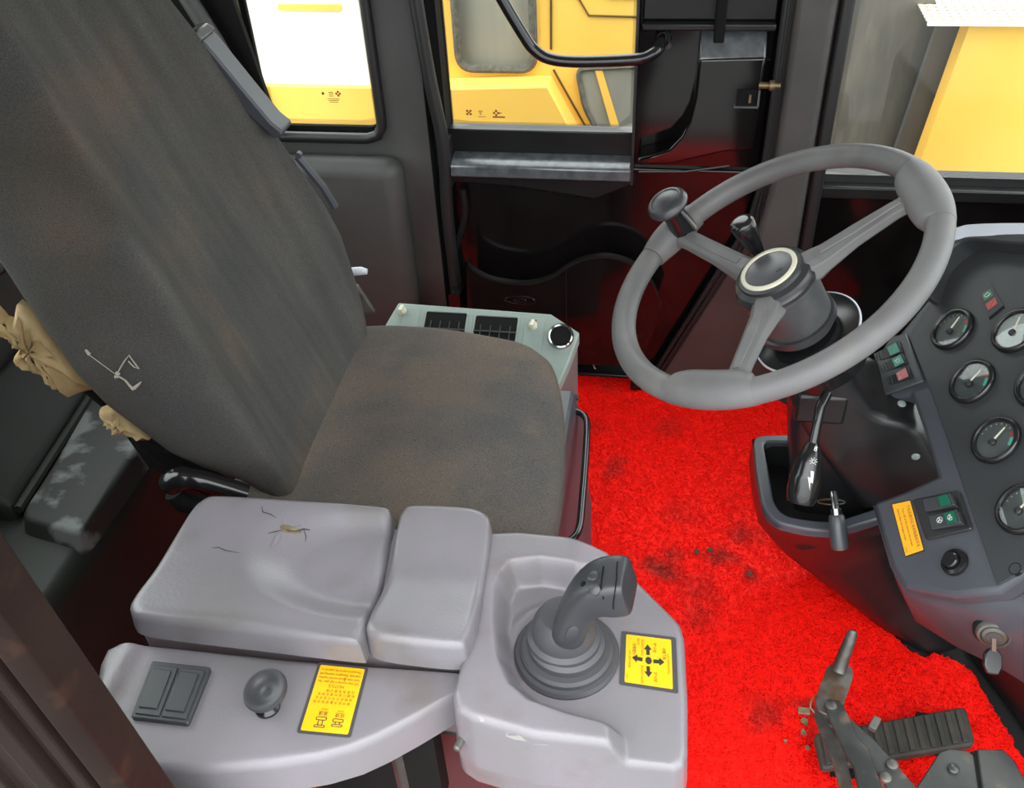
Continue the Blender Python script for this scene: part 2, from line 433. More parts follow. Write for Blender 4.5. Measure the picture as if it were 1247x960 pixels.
def rrect(x0, x1, y0, y1, r, k=6):
    return round_poly([(x0, y0, 0), (x1, y0, 0), (x1, y1, 0), (x0, y1, 0)], r, k)
# ================================================================== SETTING
YW = 2.08           # inner face of the far side of the cab
def S(name, mb, m, **k):
    return mb.build(name, m, kind='structure', **k)
S('floor', MB().box2((-1.3, .36, -.05), (1.25, 2.2, 0)), 'floor')
S('ceiling', MB().box2((-1.3, .36, 1.9), (1.25, 2.2, 1.95)), 'headliner', bevel=.01)
S('ground', MB().box2((-9, -8, -1.5), (9, 12, -1.4)), 'concrete')

def frit_mat():
    m = bpy.data.materials.new('frit_dots'); m.use_nodes = True
    nt = m.node_tree; N = nt.nodes; L = nt.links
    b = N['Principled BSDF']; b.inputs['Base Color'].default_value = (.02, .02, .02, 1)
    tc = N.new('ShaderNodeTexCoord'); mp = N.new('ShaderNodeMapping'); mp.inputs['Scale'].default_value = (1, 0, 1); mp.inputs['Rotation'].default_value = (0, R(45), 0)
    L.new(tc.outputs['Object'], mp.inputs['Vector'])
    vo = N.new('ShaderNodeTexVoronoi'); vo.inputs['Scale'].default_value = 270; vo.inputs['Randomness'].default_value = 0
    L.new(mp.outputs[0], vo.inputs['Vector'])
    cp = N.new('ShaderNodeMath'); cp.operation = 'LESS_THAN'; cp.inputs[1].default_value = .34
    L.new(vo.outputs['Distance'], cp.inputs[0]); L.new(cp.outputs[0], b.inputs['Alpha'])
    return m
M['frit'] = frit_mat()

# -- rear side panel with the quarter window
wl = thing('wall_left', (-.8, YW, 0), None, None); wl['kind'] = 'structure'
hole = [Vector((p.x, YW, p.y)) for p in rrect(-.995, -.685, .690, 1.5, .045)]
hole = resample(hole, 96)
mb = MB(); ringplate(mb, rect_ring(hole, (-1.32, .0), (-.575, 1.9), (0, 2)), hole, (0, .05, 0))
mb.build('side_panel', 'trim', wl)
mb = MB(); mb.box2((-1.3, YW-.07, .0), (-.640, YW+.01, .655))
mb.build('moulded_shoulder', 'trim', wl, bevel=.05, seg=6)
# dark fixings and rear corner post behind the seat back
mb = MB(); mb.tube([pyy(205, -40, 2.03), pyy(262, 50, 2.03), pyy(318, 150, 2.03)], .020, 14)
mb.build('corner_tube', 'trim', wl)
mb = MB(); mb.prism([pyy(150, -60, 2.06), pyy(262, -60, 2.06), pyy(340, 160, 2.06), pyy(250, 130, 2.06)], (0, .015, 0))
mb.build('dark_backing', 'blackmatte', wl)
mb = MB(); mb.prism([pyy(415, 243, YW-.055), pyy(424, 258, YW-.055), pyy(428, 270, YW-.055), pyy(405, 262, YW-.055), pyy(400, 240, YW-.055)], (0, .02, 0))
mb.build('belt_slot', 'blackmatte', wl)

w1 = thing('window_1', (-.84, YW, .69), None, None); w1['kind'] = 'structure'
path = resample([Vector((p.x, YW-.004, p.y)) for p in rrect(-.995, -.685, .690, 1.5, .045)], 80)
mb = MB(); mb.tube(path, .013, 10, closed=True); mb.build('window_seal', 'rubber', w1)
inn = resample([Vector((p.x, YW+.02, p.y)) for p in rrect(-.978, -.702, .709, 1.5, .012)], 96)
mb = MB(); ringplate(mb, resample([Vector((p.x, YW+.02, p.y)) for p in rrect(-.998, -.682, .687, 1.53, .045)], 96), inn, (0, .012, 0)); mb.build('window_frame', 'blackmatte', w1)
mb = MB(); mb.box2((-.99, YW+.034, .70), (-.69, YW+.038, 1.52)); mb.build('pane', 'glass', w1)
def frit(x0, x1, z0, z1, w, y, par):
    a = resample([Vector((p.x, y, p.y)) for p in rrect(x0, x1, z0, z1, .004)], 64)
    b = resample([Vector((p.x, y, p.y)) for p in rrect(x0+w, x1-w, z0+w, z1-w, .004)], 64)
    mb = MB(); mb.loft([a, b], cap=False); return mb.build('dotted_border', 'frit', par, smooth=0)
frit(-.980, -.700, .707, 1.52, .014, YW+.0325, w1)
def glassmark(par, px, py, y, w, kind):
    mb = MB(); c = pyy(px, py, y)
    if kind == 0:
        q = .0055
        for a, b in ((-1, -1), (-1, 1), (1, -1), (1, 1)):
            mb.box((c.x+a*q*.72, y, c.z+b*q*.72), (q*.9, .0004, q*.9))
        mb.box((c.x, y, c.z), (q*.7, .0004, q*.7))
        for k in range(3): mb.box((c.x+.028, y, c.z+.004-k*.004), (.010-.003*k, .0004, .0018))
        mb.box((c.x+.031, y, c.z-.010), (.018, .0004, .0013))
        for a, b in ((0, 1), (-1, 0), (0, -1), (1, 0)): mb.box((c.x+.066+a*.005, y, c.z+b*.005), (.005, .0004, .005))
        mb.box((c.x+.076, y, c.z), (.006, .0004, .002)); mb.box((c.x+.072, y, c.z-.010), (.030, .0004, .0035))
    else:
        mb.lathe((c.x-.018, y, c.z), (0, 1, 0), [(.0035, 0), (.0035, .0004)], 16)
        for k in range(3): mb.box((c.x+.002, y, c.z+.003-k*.0045), (.012, .0004, .0018))
        for a, b in ((0, 1), (-1, 0), (0, -1), (1, 0)): mb.box((c.x+.020+a*.0045, y, c.z+b*.0045), (.005, .0004, .005))
        for k in range(3): mb.box((c.x+.006, y, c.z-.013-k*.004), (.030-.004*k, .0004, .0016))
    mb.build('glass_mark', 'inkred', par, smooth=0)
glassmark(w1, 402, 114, YW+.033, .02, 1)

# -- B pillar seal
s1 = MB(); s1.tube(catmull([pyy(500, -40, YW-.025), pyy(522, 90, YW-.025), pyy(540, 178, YW-.025), pyy(545, 260, YW-.025), pyy(554, 340, YW-.025), pyy(562, 430, YW-.02)], 8), .016, 12)
S('trim_1', s1, 'rubber')

# -- the far door
d1 = thing('door_1', (-.17, YW, 0), None, None); d1['kind'] = 'structure'
YD = YW
lower = [(-.56, 0), (-.035, 0), (.0, .06), (.185, .50), (.205, .60), (.205, .63), (-.56, .63)]
mb = MB(); mb.prism([Vector((x, YD, z)) for x, z in lower], (0, .04, 0)); mb.build('door_panel', 'door', d1, bevel=.004)
mb = MB(); mb.box2((-.62, YD+.045, 0), (.36, YD+.06, .64)); mb.box2((-.62, YD+.052, .64), (-.525, YD+.06, 1.9)); mb.box2((.19, YD+.052, .64), (.36, YD+.06, 1.9)); S('wall_door_surround', mb, 'blackmatte')
mb = MB(); mb.box2((-.085, YD+.012, .62), (.215, YD+.05, 1.9)); mb.build('door_pillar', 'door', d1, bevel=.004)
mb = MB(); mb.box2((-.56, YD, .62), (-.528, YD+.05, 1.9)); mb.build('door_frame', 'blackmatte', d1)
mb = MB(); mb.box2((-.53, YD+.012, .655), (-.08, YD+.05, .712)); mb.build('glass_channel', 'blackmid', d1, bevel=.003)
# sloping ledge under the glass
a0 = pyy(548, 186, YD+.012); b0 = pyy(770, 186, YD+.012)
mb = MB(); prof = [(YD+.03, .656), (YD+.014, .655), (YD-.030, .643), (YD-.036, .638), (YD-.037, .612), (YD+.02, .605)]
mb.prism([Vector((-.520, y, z)) for y, z in prof], (.432, 0, 0)); mb.build('door_ledge', 'ledge', d1, bevel=.003)
mb = MB(); mb.box2((-.531, YD-.03, .58), (-.520, YD+.02, .70)); mb.box2((-.088, YD-.03, .60), (-.082, YD+.02, 1.9)); mb.build('ledge_end', 'rubber', d1)
mb = MB(); mb.box2((-.53, YD+.038, .70), (-.08, YD+.042, 1.9)); mb.build('pane', 'glass', d1)
frit(-.527, -.087, .712, 1.9, .010, YD+.0365, d1)
glassmark(d1, 571, 137, YD+.037, .03, 0)
# proud band below the ledge with a curved lower edge
band = [pyy(550, 207, YD-.014), pyy(772, 213, YD-.014), pyy(772, 224, YD-.014), pyy(725, 243, YD-.014), pyy(680, 236, YD-.014), pyy(620, 227, YD-.014), pyy(550, 222, YD-.014)]
mb = MB(); mb.prism(band, (0, .02, 0)); mb.build('upper_band', 'blackmid', d1, bevel=.004)
# pocket with its wavy upper rim
rim = catmull([pyy(568, 312, 2.0), pyy(574, 326, 2.0), pyy(600, 340, 2.0), pyy(640, 345, 2.0), pyy(672, 337, 2.0), pyy(690, 325, 2.0), pyy(712, 315, 2.0), pyy(742, 312, 2.0), pyy(772, 322, 2.0), pyy(795, 345, 2.0), pyy(806, 375, 2.0)], 6)
front = rim+[pyy(790, 420, 2.0), pyy(780, 447, 2.0), pyy(570, 437, 2.0)]
mb = MB(); mb.prism(front, (0, .010, 0)); mb.build('pocket_front', 'door', d1)
mb = MB(); mb.prism([p+Vector((0, .01, 0)) for p in rim], (0, .001, 0))
mb = MB(); rr = [p for p in rim]; mb.loft([[p+Vector((0, -.003, .002)) for p in rr]+[p+Vector((0, -.003, -.005)) for p in reversed(rr)], [p+Vector((0, .012, .002)) for p in rr]+[p+Vector((0, .012, -.005)) for p in reversed(rr)]]); mb.build('pocket_rim', 'blackmid', d1)
mb = MB(); c = pyy(690, 340, 1.999); mb.box2((c.x-.003, 1.996, .02), (c.x+.0, 2.002, c.z+.035)); mb.build('pocket_joint', 'blackmatte', d1)
e = ell(pyy(633, 366, 1.999), (1, 0, 0), (0, 0, 1), .040, .012, 30); mb = MB(); mb.tube(e, .0016, 6, closed=True); e = ell(pyy(633, 366, 1.999), (1, 0, 0), (0, 0, 1), .016, .005, 20); mb.tube(e, .0012, 6, closed=True)
mb.build('moulded_oval', 'door', d1)
for x in (-.53, -.05):
    mb = MB(); mb.box2((x-.015, 1.998, .02), (x+.015, YD+.01, .30 if x < -.3 else .2)); mb.build('pocket_side', 'door', d1)
# vertical moulding near the hinge
mb = MB(); mb.tube(catmull([pyy(563, 230, YD-.02), pyy(566, 262, YD-.02), pyy(556, 300, YD-.02)], 6), .009, 8); mb.build('hinge_strap', 'blackmid', d1)
# latch housing
fy = 2.03
plate = [pyy(776, 194, fy), pyy(795, 189, fy), pyy(815, 182, fy), pyy(830, 166, fy), pyy(839, 148, fy), pyy(846, 120, fy), pyy(851, 72, fy), pyy(933, 70, fy), pyy(925, 130, fy), pyy(916, 182, fy), pyy(880, 186, fy), pyy(818, 200, fy), pyy(778, 202, fy)]
mb = MB(); mb.prism(plate, (0, .065, 0)); mb.build('latch_housing', 'door', d1, bevel=.006, seg=3)
t0 = pyy(851, 72, fy); t1 = pyy(933, 70, fy)
mb = MB(); mb.prism([Vector((t0.x, fy, t0.z-.01)), Vector((t0.x, YD+.02, t0.z-.01)), Vector((t0.x, YD+.02, t0.z+.075)), Vector((t0.x, fy+.004, t0.z+.004))], (t1.x-t0.x, 0, 0)); mb.build('housing_top', 'ledge', d1, bevel=.004)
t0 = pyy(782, 30, 2.05); t1 = pyy(946, 29, 2.05)
mb = MB(); mb.box2((t0.x, 2.045, t0.z-.012), (t1.x, YD+.03, t0.z+.004)); mb.build('upper_ledge', 'blackmid', d1, bevel=.004)
mb = MB(); mb.box2((t0.x, 2.065, t0.z+.004), (t1.x, YD+.03, t0.z+.3)); mb.build('upper_panel', 'blackmid', d1, bevel=.004)
q = pyy(875, 52, 2.02); mb = MB(); mb.box2((q.x-.011, 2.015, q.z), (q.x+.011, 2.04, q.z+.25)); mb.build('lock_rod', 'blackmatte', d1, bevel=.003)
mb = MB(); mb.tube([pyy(778, 209, 2.045), pyy(835, 209, 2.045), pyy(888, 202, 2.045)], .003, 6); mb.build('crease', 'blackmid', d1)
# strike recess
r0 = pyy(898, 109, fy-.001); r1 = pyy(922, 129, fy-.001)
mb = MB(); mb.box2((r0.x, fy-.002, r1.z), (r1.x, fy+.001, r0.z)); mb.build('latch_recess', 'blackmatte', d1, smooth=0)
mb = MB(); mb.box2((r0.x-.004, fy-.006, r1.z-.004), (r1.x+.002, fy, r1.z)); mb.box2((r1.x-.001, fy-.006, r1.z), (r1.x+.003, fy, r0.z)); mb.build('recess_lip', 'ledge', d1)
mb = MB(); mb.box2(((r0.x+r1.x)/2+.003, fy-.006, r1.z+.008), ((r0.x+r1.x)/2+.008, fy, r0.z-.01)); mb.build('latch_tongue', 'brass', d1)
mb = MB(); b0 = pyy(924, 104, fy); mb.lathe(b0, (1, 0, 0), [(.007, 0), (.007, .022), (.011, .022), (.011, .032), (.006, .032), (.006, .045)], 18); mb.build('strike_bolt', 'brass', d1)
# grab rail
gp = [pyy(585, -50, 1.98), pyy(612, 0, 1.98), pyy(637, 42, 1.98), pyy(650, 60, 1.98), pyy(668, 71, 1.98), pyy(700, 75, 1.98), pyy(760, 73.5, 1.98), pyy(786, 70, 1.985), pyy(801, 60, 2.0), pyy(806, 48, 2.05), pyy(807, 46, 2.085)]
mb = MB(); mb.tube(catmull(gp, 8), .0125, 16); mb.build('grab_rail', 'black', d1)
mb = MB(); mb.lathe(pyy(807, 48, 2.075), (0, -1, 0), [(.017, -.01), (.017, .006), (.013, .012)], 20); mb.lathe(pyy(813, 53, 2.075), (0, -1, 0), [(.009, 0), (.009, .012)], 8); mb.build('rail_mount', 'steelpaint', d1)

# -- A pillar with its flared foot
pil = [(.222, 1.9), (.322, 1.9), (.322, .0), (-.005, 0), (.02, .06), (.205, .5), (.222, .62)]
mb = MB(); mb.prism([Vector((x, YW-.02, z)) for x, z in pil], (0, .08, 0)); S('trim_2', mb, 'kick', bevel=.008, seg=3)
mb = MB(); mb.prism([Vector((x, YW-.045, z)) for x, z in [(.232, 1.9), (.312, 1.9), (.316, .34), (.300, .30), (.205, .30), (.20, .36), (.232, .60)]], (0, .04, 0)); S('trim_3', mb, 'pillar', bevel=.014, seg=4)
for k, (o, rr) in enumerate([(-.004, .006), (.010, .004), (.021, .003)]):
    mb = MB(); mb.tube([Vector((.214+o*.5, YW-.03, 1.9)), Vector((.214+o*.5, YW-.03, .62)), Vector((.200+o, YW-.03, .51)), Vector((.0+o, YW-.03, .045)), Vector((-.03+o, YW-.03, .0))], rr, 8); S('trim_%d' % (4+k), mb, 'rubber')
mb = MB(); mb.box2((.322, YW-.03, .0), (.352, YW+.03, 1.9)); S('trim_7', mb, 'rubber', bevel=.008, seg=3)
# door sill
mb = MB(); mb.box2((-.6, 2.055, 0), (.33, YW+.02, .022)); S('trim_8', mb, 'blackmid', bevel=.004)

# -- front quarter window and the wall under it
w3 = thing('window_3', (.7, YW, .62), None, None); w3['kind'] = 'structure'
mb = MB(); mb.box2((.35, YW+.015, .6), (1.2, YW+.05, .621)); mb.box2((.348, YW+.015, .6), (.354, YW+.05, 1.9)); mb.build('window_frame', 'rubber', w3)
mb = MB(); mb.box2((.352, YW+.022, .615), (1.2, YW+.026, 1.9)); mb.build('pane', 'glass', w3)
frit(.354, 1.2, .621, 1.9, .014, YW+.0205, w3)
mb = MB(); mb.box2((.345, YW-.012, .572), (1.2, YW+.03, .602)); mb.build('window_sill', 'blackmid', w3, bevel=.004)
mb = MB(); mb.box2((.33, YW, 0), (1.2, YW+.04, .60)); S('wall_front_left', mb, 'door', bevel=.003)

# -- rear wall with window, front wall with windscreen, near door post
wr = thing('wall_rear', (-1.3, 1.25, 0), None, None); wr['kind'] = 'structure'
mb = MB(); mb.box2((-1.34, .4, 0), (-1.30, 2.12, .70)); mb.build('lower_panel', 'trim', wr)
mb = MB(); mb.box2((-1.34, .4, .70), (-1.30, .62, 1.9)); mb.box2((-1.34, 1.95, .70), (-1.30, 2.12, 1.9)); mb.box2((-1.34, .62, 1.7), (-1.30, 1.95, 1.9)); mb.build('window_surround', 'trim', wr)
w2 = thing('window_2', (-1.32, 1.25, .6), None, None); w2['kind'] = 'structure'
mb = MB(); mb.box2((-1.322, .62, .70), (-1.318, 1.95, 1.7)); mb.build('pane', 'glass', w2)
mb = MB(); mb.tube([(-1.30, .62, .70), (-1.30, 1.95, .70), (-1.30, 1.95, 1.7), (-1.30, .62, 1.7)], .015, 10, closed=True); mb.build('window_seal', 'rubber', w2)
mb = MB(); mb.box2((1.2, .4, 0), (1.24, 2.12, .70)); S('wall_front', mb, 'door')
w4 = thing('window_4', (1.22, 1.25, .7), None, None); w4['kind'] = 'structure'
mb = MB(); mb.box2((1.218, .4, .70), (1.222, 2.12, 1.9)); mb.build('pane', 'glass', w4)
mb = MB(); mb.tube([(1.21, .42, .71), (1.21, 2.1, .71), (1.21, 2.1, 1.89), (1.21, .42, 1.89)], .02, 10, closed=True); mb.build('window_frame', 'rubber', w4)
mb = MB(); mb.box2((1.14, .38, 0), (1.24, .46, 1.9)); S('trim_9', mb, 'pillar', bevel=.01)

P1 = pyy(0, 645, .45); P2 = pyy(215, 960, .45); axp = (P1-P2).normalized()
prof = [(x, y-.05) for x, y in [(0, .05), (0, .006), (-.006, 0), (-.020, -.004), (-.023, .006), (-.030, .006), (-.033, -.004), (-.044, -.006), (-.047, .004), (-.060, .004), (-.064, -.010), (-.082, -.014), (-.087, -.004), (-.118, -.004), (-.122, -.012), (-.150, -.012), (-.154, -.002), (-.80, -.002), (-.80, .05)]]
t_lo = -P2.z/axp.z; t_hi = (1.9-P2.z)/axp.z
mb = MB()
ra = [P2+axp*t_lo+Vector((x, y, 0)) for x, y in prof]; rb = [P2+axp*t_hi+Vector((x, y, 0)) for x, y in prof]
mb.loft([ra, rb]); S('wall_right', mb, 'post', bevel=.002)

# -- rear side box (moulded wheel-arch box behind the seat)
bx = thing('storage_box', (-1.08, 1.1, 0), 'grey moulded plastic box with scuffed lid on floor behind the seat', 'box')
lid = [pz(22, 630, .45), pz(97, 652, .45), pz(187, 518, .45), pz(120, 470, .45)]
cx, cy = -1.06, 1.14
base = [(-1.30, .72), (-.93, .72), (-.86, .80), (-.86, .90), (-.93, 1.0), (-.93, 1.45), (-1.30, 1.45)]
mb = MB()
def boxtop(x, y): return .33
relief(mb, round_poly([(x, y, 0) for x, y in [(-1.285, .68), (-.985, .68), (-.965, 1.03), (-.965, 1.5), (-1.285, 1.5)]], .04), (-1.15, 1.1), lambda x, y: .415+.0*x, 0, .045, flare=.012)
mb.build('box_body', 'box', bx)
mb = MB(); lp = round_poly([Vector((p.x, p.y, 0)) for p in lid], .02)
cxy = sum((Vector((p.x, p.y, 0)) for p in lid), Vector())/4
relief(mb, lp, (cxy.x, cxy.y), lambda x, y: .45, .405, .014, n=100, flare=.012); mb.build('box_lid', 'boxtop', bx)
up = [pz(15, 620, .45), pz(112, 470, .45), pz(60, 385, .45), pz(-80, 560, .45)]
mb = MB(); A = [up[0], up[1]]
b0, b1 = pxx(-60, 520, -1.29), pxx(60, 395, -1.29)
mb.prism([up[0], up[1], Vector((-1.28, up[1].y+.05, .56)), Vector((-1.28, up[0].y, .56))], (0, 0, -.2)); mb.build('box_back', 'box', bx, bevel=.02, seg=4)
mb = MB(); mb.tube([up[0]+Vector((.012, 0, .0)), up[1]+Vector((.012, 0, .0))], .009, 8); mb.build('lid_bead', 'box', bx)

# ================================================================== OUTSIDE
YM = 3.1
nm = thing('loader', (-.3, YM, -1.4), 'yellow machine parked beyond the door glass with a rubber sealed window', 'vehicle')
win = [Vector((p.x, YM, p.y)) for p in rrect(pyy(553, 0, YM).x, pyy(648, 0, YM).x, pyy(600, 84, YM).z, .93, .05)]
win = resample(win, 96)
mb = MB(); ringplate(mb, rect_ring(win, (-.98, -1.0), (.30, .98), (0, 2)), win, (0, .06, 0)); mb.build('body_panel', 'yellowpaint', nm)
mb = MB(); mb.tube([p+Vector((0, -.002, 0)) for p in win], .014, 8, closed=True); mb.build('window_seal', 'seal', nm)
mb = MB(); mb.prism([p+Vector((0, .02, 0)) for p in win], (0, .01, 0)); mb.build('window_glass', 'machineglass', nm)
fb = [pyy(500, 109, YM-.10), pyy(667, 105, YM-.10), pyy(700, 166, YM-.10), pyy(720, 330, YM-.1), pyy(500, 330, YM-.1)]
mb = MB(); mb.prism(fb, (0, .10, 0)); mb.build('step_box', 'yellowpaint', nm, bevel=.006)
mb = MB(); mb.tube([pyy(671, -20, YM-.002), pyy(671, 60, YM-.002)], .004, 6); mb.tube([pyy(674, 85, YM-.002), pyy(722, 170, YM-.002)], .0035, 6); mb.tube([pyy(700, -10, YM-.002), pyy(717, 19, YM-.002), pyy(790, 21, YM-.002)], .0035, 6); mb.build('panel_seam', 'darkline', nm)
tri = [pyy(703, 84, YM-.006), pyy(790, 80, YM-.006), pyy(790, 180, YM-.006), pyy(738, 180, YM-.006), pyy(712, 130, YM-.006)]
tr = round_poly(tri, .03)
mb = MB(); mb.prism(tr, (0, .006, 0)); mb.build('door_glass', 'machineglass', nm)
mb = MB(); mb.tube(tr, .010, 6, closed=True); mb.build('glass_seal', 'seal', nm)
mb = MB(); mb.prism([pyy(724, 84, YM-.012), pyy(732, 82, YM-.012), pyy(757, 165, YM-.012), pyy(748, 168, YM-.012)], (0, .006, 0)); mb.build('glass_bar', 'yellowpaint', nm)
gl = pyy(740, -5, YM-.006); mb = MB(); mb.box2((gl.x, YM-.006, gl.z-.008), (gl.x+.3, YM, gl.z+.12)); mb.build('upper_glass', 'machineglass', nm, smooth=0)

zt = pyy(390, 100, YM).z
ms = thing('engine_cover', (-1.5, YM, -1.4), 'yellow machine side below a panel whitened for overexposure, seen through rear quarter window', 'vehicle')
mb = MB(); mb.box2((-2.6, YM-.05, -1.0), (-.99, YM+.5, zt)); mb.build('cover_side', 'yellowpaint', ms)
mb = MB(); mb.box2((-1.75, YM-.02, zt), (-.99, YM+.02, .98)); mb.build('overexposed_panel', 'white_and_glare', ms)  # white colour stands in for overexposed yellow bodywork
mb = MB(); mb.box2((-3.6, YM-.02, -1.0), (-1.76, YM+.02, .98)); mb.build('rear_panel', 'yellowpaint', ms)
mb = MB(); mb.tube([pyy(318, 110, YM-.06), pyy(345, 170, YM-.06)], .012, 6); mb.build('seam_strip', 'yellowdark', ms)
q0 = pyy(338, 7, YM-.03); q1 = pyy(415, 11, YM-.03)
mb = MB(); mb.box2((q0.x, YM-.03, q1.z-.006), (q1.x, YM-.02, q0.z+.004)); mb.build('stripe', 'yellowpaint', ms, smooth=0)

YH = 2.9
hd = thing('hood', (1.2, YH, -1.4), 'bright yellow machine hood outside the front quarter window', 'vehicle')
mb = MB(); mb.prism([pyy(1181, 30, YH), pyy(1400, 24, YH), pyy(1400, 420, YH), pyy(1040, 420, YH)], (0, .08, 0)); mb.build('hood_side', 'yellowpaint', hd)
zt = pyy(1180, 30, YH).z; x0 = pyy(1128, 28, YH).x
st = thing('step_plate', (1.2, YH, .5), 'pale perforated metal tread plate above the yellow hood outside', 'step')
st.location = (1.2, YH, zt); LOC[st.name] = Vector((1.2, YH, zt))
mb = MB(); mb.box2((x0, YH-.02, zt+.002), (x0+.9, YH-.012, zt+.012)); mb.build('plate_edge', 'white_and_glare', st)
# perforated sheet: grid of bars
mb = MB()
for k in range(21): mb.box2((x0+k*.026, YH-.012, zt+.006), (x0+k*.026+.014, YH+.25, zt+.010))
for k in range(10): mb.box2((x0, YH-.012+k*.028, zt+.0055), (x0+.53, YH+.003+k*.028, zt+.0105))
mb.build('perforated_sheet', 'tread', st, smooth=0, kind='stuff')
mb = MB(); mb.prism([pyy(1020, -60, YH+.15), pyy(1122, -60, YH+.15), pyy(1145, 20, YH+.15), pyy(1040, 420, YH+.15), pyy(930, 420, YH+.15)], (0, .04, 0))
mb.build('mudguard', 'greybrown', label='weathered brown grey upright panel beside the yellow hood outside', cat='panel')
mb = MB(); mb.prism([pyy(1146, 27, YH+.10), pyy(1194, 29, YH+.10), pyy(1190, 40, YH+.10), pyy(1050, 420, YH+.10), pyy(1010, 420, YH+.10), pyy(1145, 22, YH+.1)], (0, .03, 0))
mb.build('side_plate', 'greyblue', label='darker blue grey strip between brown panel and yellow hood outside', cat='panel')
# ================================================================== RED MAT
mo = [(-1.18, .50), (.40, .50)] 
edge_px = [(1247, 990), (1247, 925), (1222, 882), (1200, 848), (1186, 822), (1165, 806), (1150, 799), (1138, 795), (1130, 801), (1118, 797), (1108, 792), (1090, 776)]
pts = [Vector((-1.1, .5, 0)), Vector((.62, .5, 0))]+[Vector((p.x, p.y, 0)) for p in (pz(a, b, .012) for a, b in edge_px)]
pts += [Vector((.60, 1.6, 0)), Vector((.36, 1.98, 0))]
far = [pz(880, 462, .012), pz(830, 461, .012), pz(760, 456, .012), pz(705, 453, .012)]
pts += [Vector((p.x, p.y, 0)) for p in far]+[Vector((-.25, 2.03, 0)), Vector((-1.1, 1.98, 0))]
rng = np.random.default_rng(5)
# subdivide the outline so that the cut edge is ragged
ol = []
for i in range(len(pts)):
    a, b = pts[i], pts[(i+1) % len(pts)]
    n = max(1, int((b-a).length/.02))
    for k in range(n):
        p = a.lerp(b, k/n); ol.append(p+Vector((rng.normal()*.0022, rng.normal()*.0022, 0)))
mt = thing('floor_mat', (0, 1.2, 0), 'bright red coiled vinyl mat with dark stains on cab floor', 'mat')
mb = MB(); mb.prism([p+Vector((0, 0, .0005)) for p in ol], (0, 0, .011)); mb.build('mat_backing', 'redmat', mt, smooth=0)
# coiled filaments: real looped strands, one mesh
def coils(count):
    poly = np.array([(p.x, p.y) for p in ol])
    x = rng.uniform(-.35, .72, count*2); y = rng.uniform(.62, 2.06, count*2)
    px, py = poly[:, 0], poly[:, 1]; ins = np.zeros(len(x), bool)
    for i in range(len(poly)):
        ax, ay = poly[i]; bx, by = poly[(i+1) % len(poly)]
        c = (ay > y) != (by > y)
        with np.errstate(divide='ignore', invalid='ignore'):
            ins ^= c & (x < (bx-ax)*(y-ay)/(by-ay)+ax)
    x = x[ins][:count]; y = y[ins][:count]; n = len(x)
    K, Q = 6, 3
    a0 = rng.uniform(0, 2*np.pi, n); r = rng.uniform(.0022, .0040, n); tilt = rng.uniform(.1, .9, n); yaw_ = rng.uniform(0, 2*np.pi, n)
    t = a0[:, None]+np.linspace(0, 4.2, K)[None, :]
    lx = r[:, None]*np.cos(t); ly = r[:, None]*np.sin(t)*np.cos(tilt)[:, None]; lz = r[:, None]*np.sin(t)*np.sin(tilt)[:, None]
    cx = x[:, None]+lx*np.cos(yaw_)[:, None]-ly*np.sin(yaw_)[:, None]
    cy = y[:, None]+lx*np.sin(yaw_)[:, None]+ly*np.cos(yaw_)[:, None]
    cz = .0125+rng.uniform(-.0015, .0012, n)[:, None]+lz*.8
    P = np.stack([cx, cy, cz], -1)
    T = np.gradient(P, axis=1); T /= np.linalg.norm(T, axis=2, keepdims=True)+1e-9
    U = np.cross(T, rng.normal(size=(n, 1, 3))); U /= np.linalg.norm(U, axis=2, keepdims=True)+1e-9
    Wv = np.cross(T, U); w = .0008
    V = np.stack([P+w*(U*np.cos(2*np.pi*q/Q)+Wv*np.sin(2*np.pi*q/Q)) for q in range(Q)], 2).reshape(-1, 3)
    V -= np.array([0, 1.2, 0])
    base = (np.arange(n)*K*Q)[:, None, None]; kk = (np.arange(K-1)*Q)[None, :, None]; q = np.arange(Q)[None, None, :]
    q2 = (q+1) % Q
    F = np.stack([base+kk+q, base+kk+q2, base+kk+Q+q2, base+kk+Q+q], -1).reshape(-1, 4)
    me = bpy.data.meshes.new('coil_pile')
    me.vertices.add(len(V)); me.vertices.foreach_set('co', V.ravel())
    me.loops.add(F.size); me.loops.foreach_set('vertex_index', F.ravel().astype(np.int32))
    me.polygons.add(len(F)); me.polygons.foreach_set('loop_start', (np.arange(len(F))*4).astype(np.int32))
    me.update(calc_edges=True); me.materials.append(M['redmat'])
    o = bpy.data.objects.new('coil_pile', me); COL.objects.link(o); o.parent = mt; LOC[o.name] = LOC[mt.name]; o['kind'] = 'stuff'
coils(60000)

# ================================================================== DRIVER SEAT
seat = thing('driver_seat', (-.4, 1.25, 0), 'worn brown grey fabric driver seat with tall reclined backrest', 'seat')
cpts = [(-.70, 1.02), (-.60, .995), (-.47, .985), (-.236, .958), (-.172, .955), (-.150, 1.0), (-.145, 1.15), (-.163, 1.323), (-.195, 1.45), (-.225, 1.485), (-.270, 1.508), (-.399, 1.530), (-.539, 1.542), (-.608, 1.537), (-.70, 1.52)]
def ctop(x, y):
    z = .548-.008*((y-1.26)/.26)**2
    z -= .028*smoothstep(-.32, -.15, x)**1.5
    z += .004*math.sin(x*14+y*5)*smoothstep(-.2, -.4, x)
    z -= .012*math.exp(-(((x+.55)/.09)**2))*math.exp(-(((y-1.22)/.2)**2))
    return z
mb = MB(); relief(mb, catmull([(x, y, 0) for x, y in cpts], 6, closed=True), (-.42, 1.25), ctop, .455, .032, n=150, rings=34)
mb.build('seat_cushion', 'fabric_seat', seat, smooth=60)
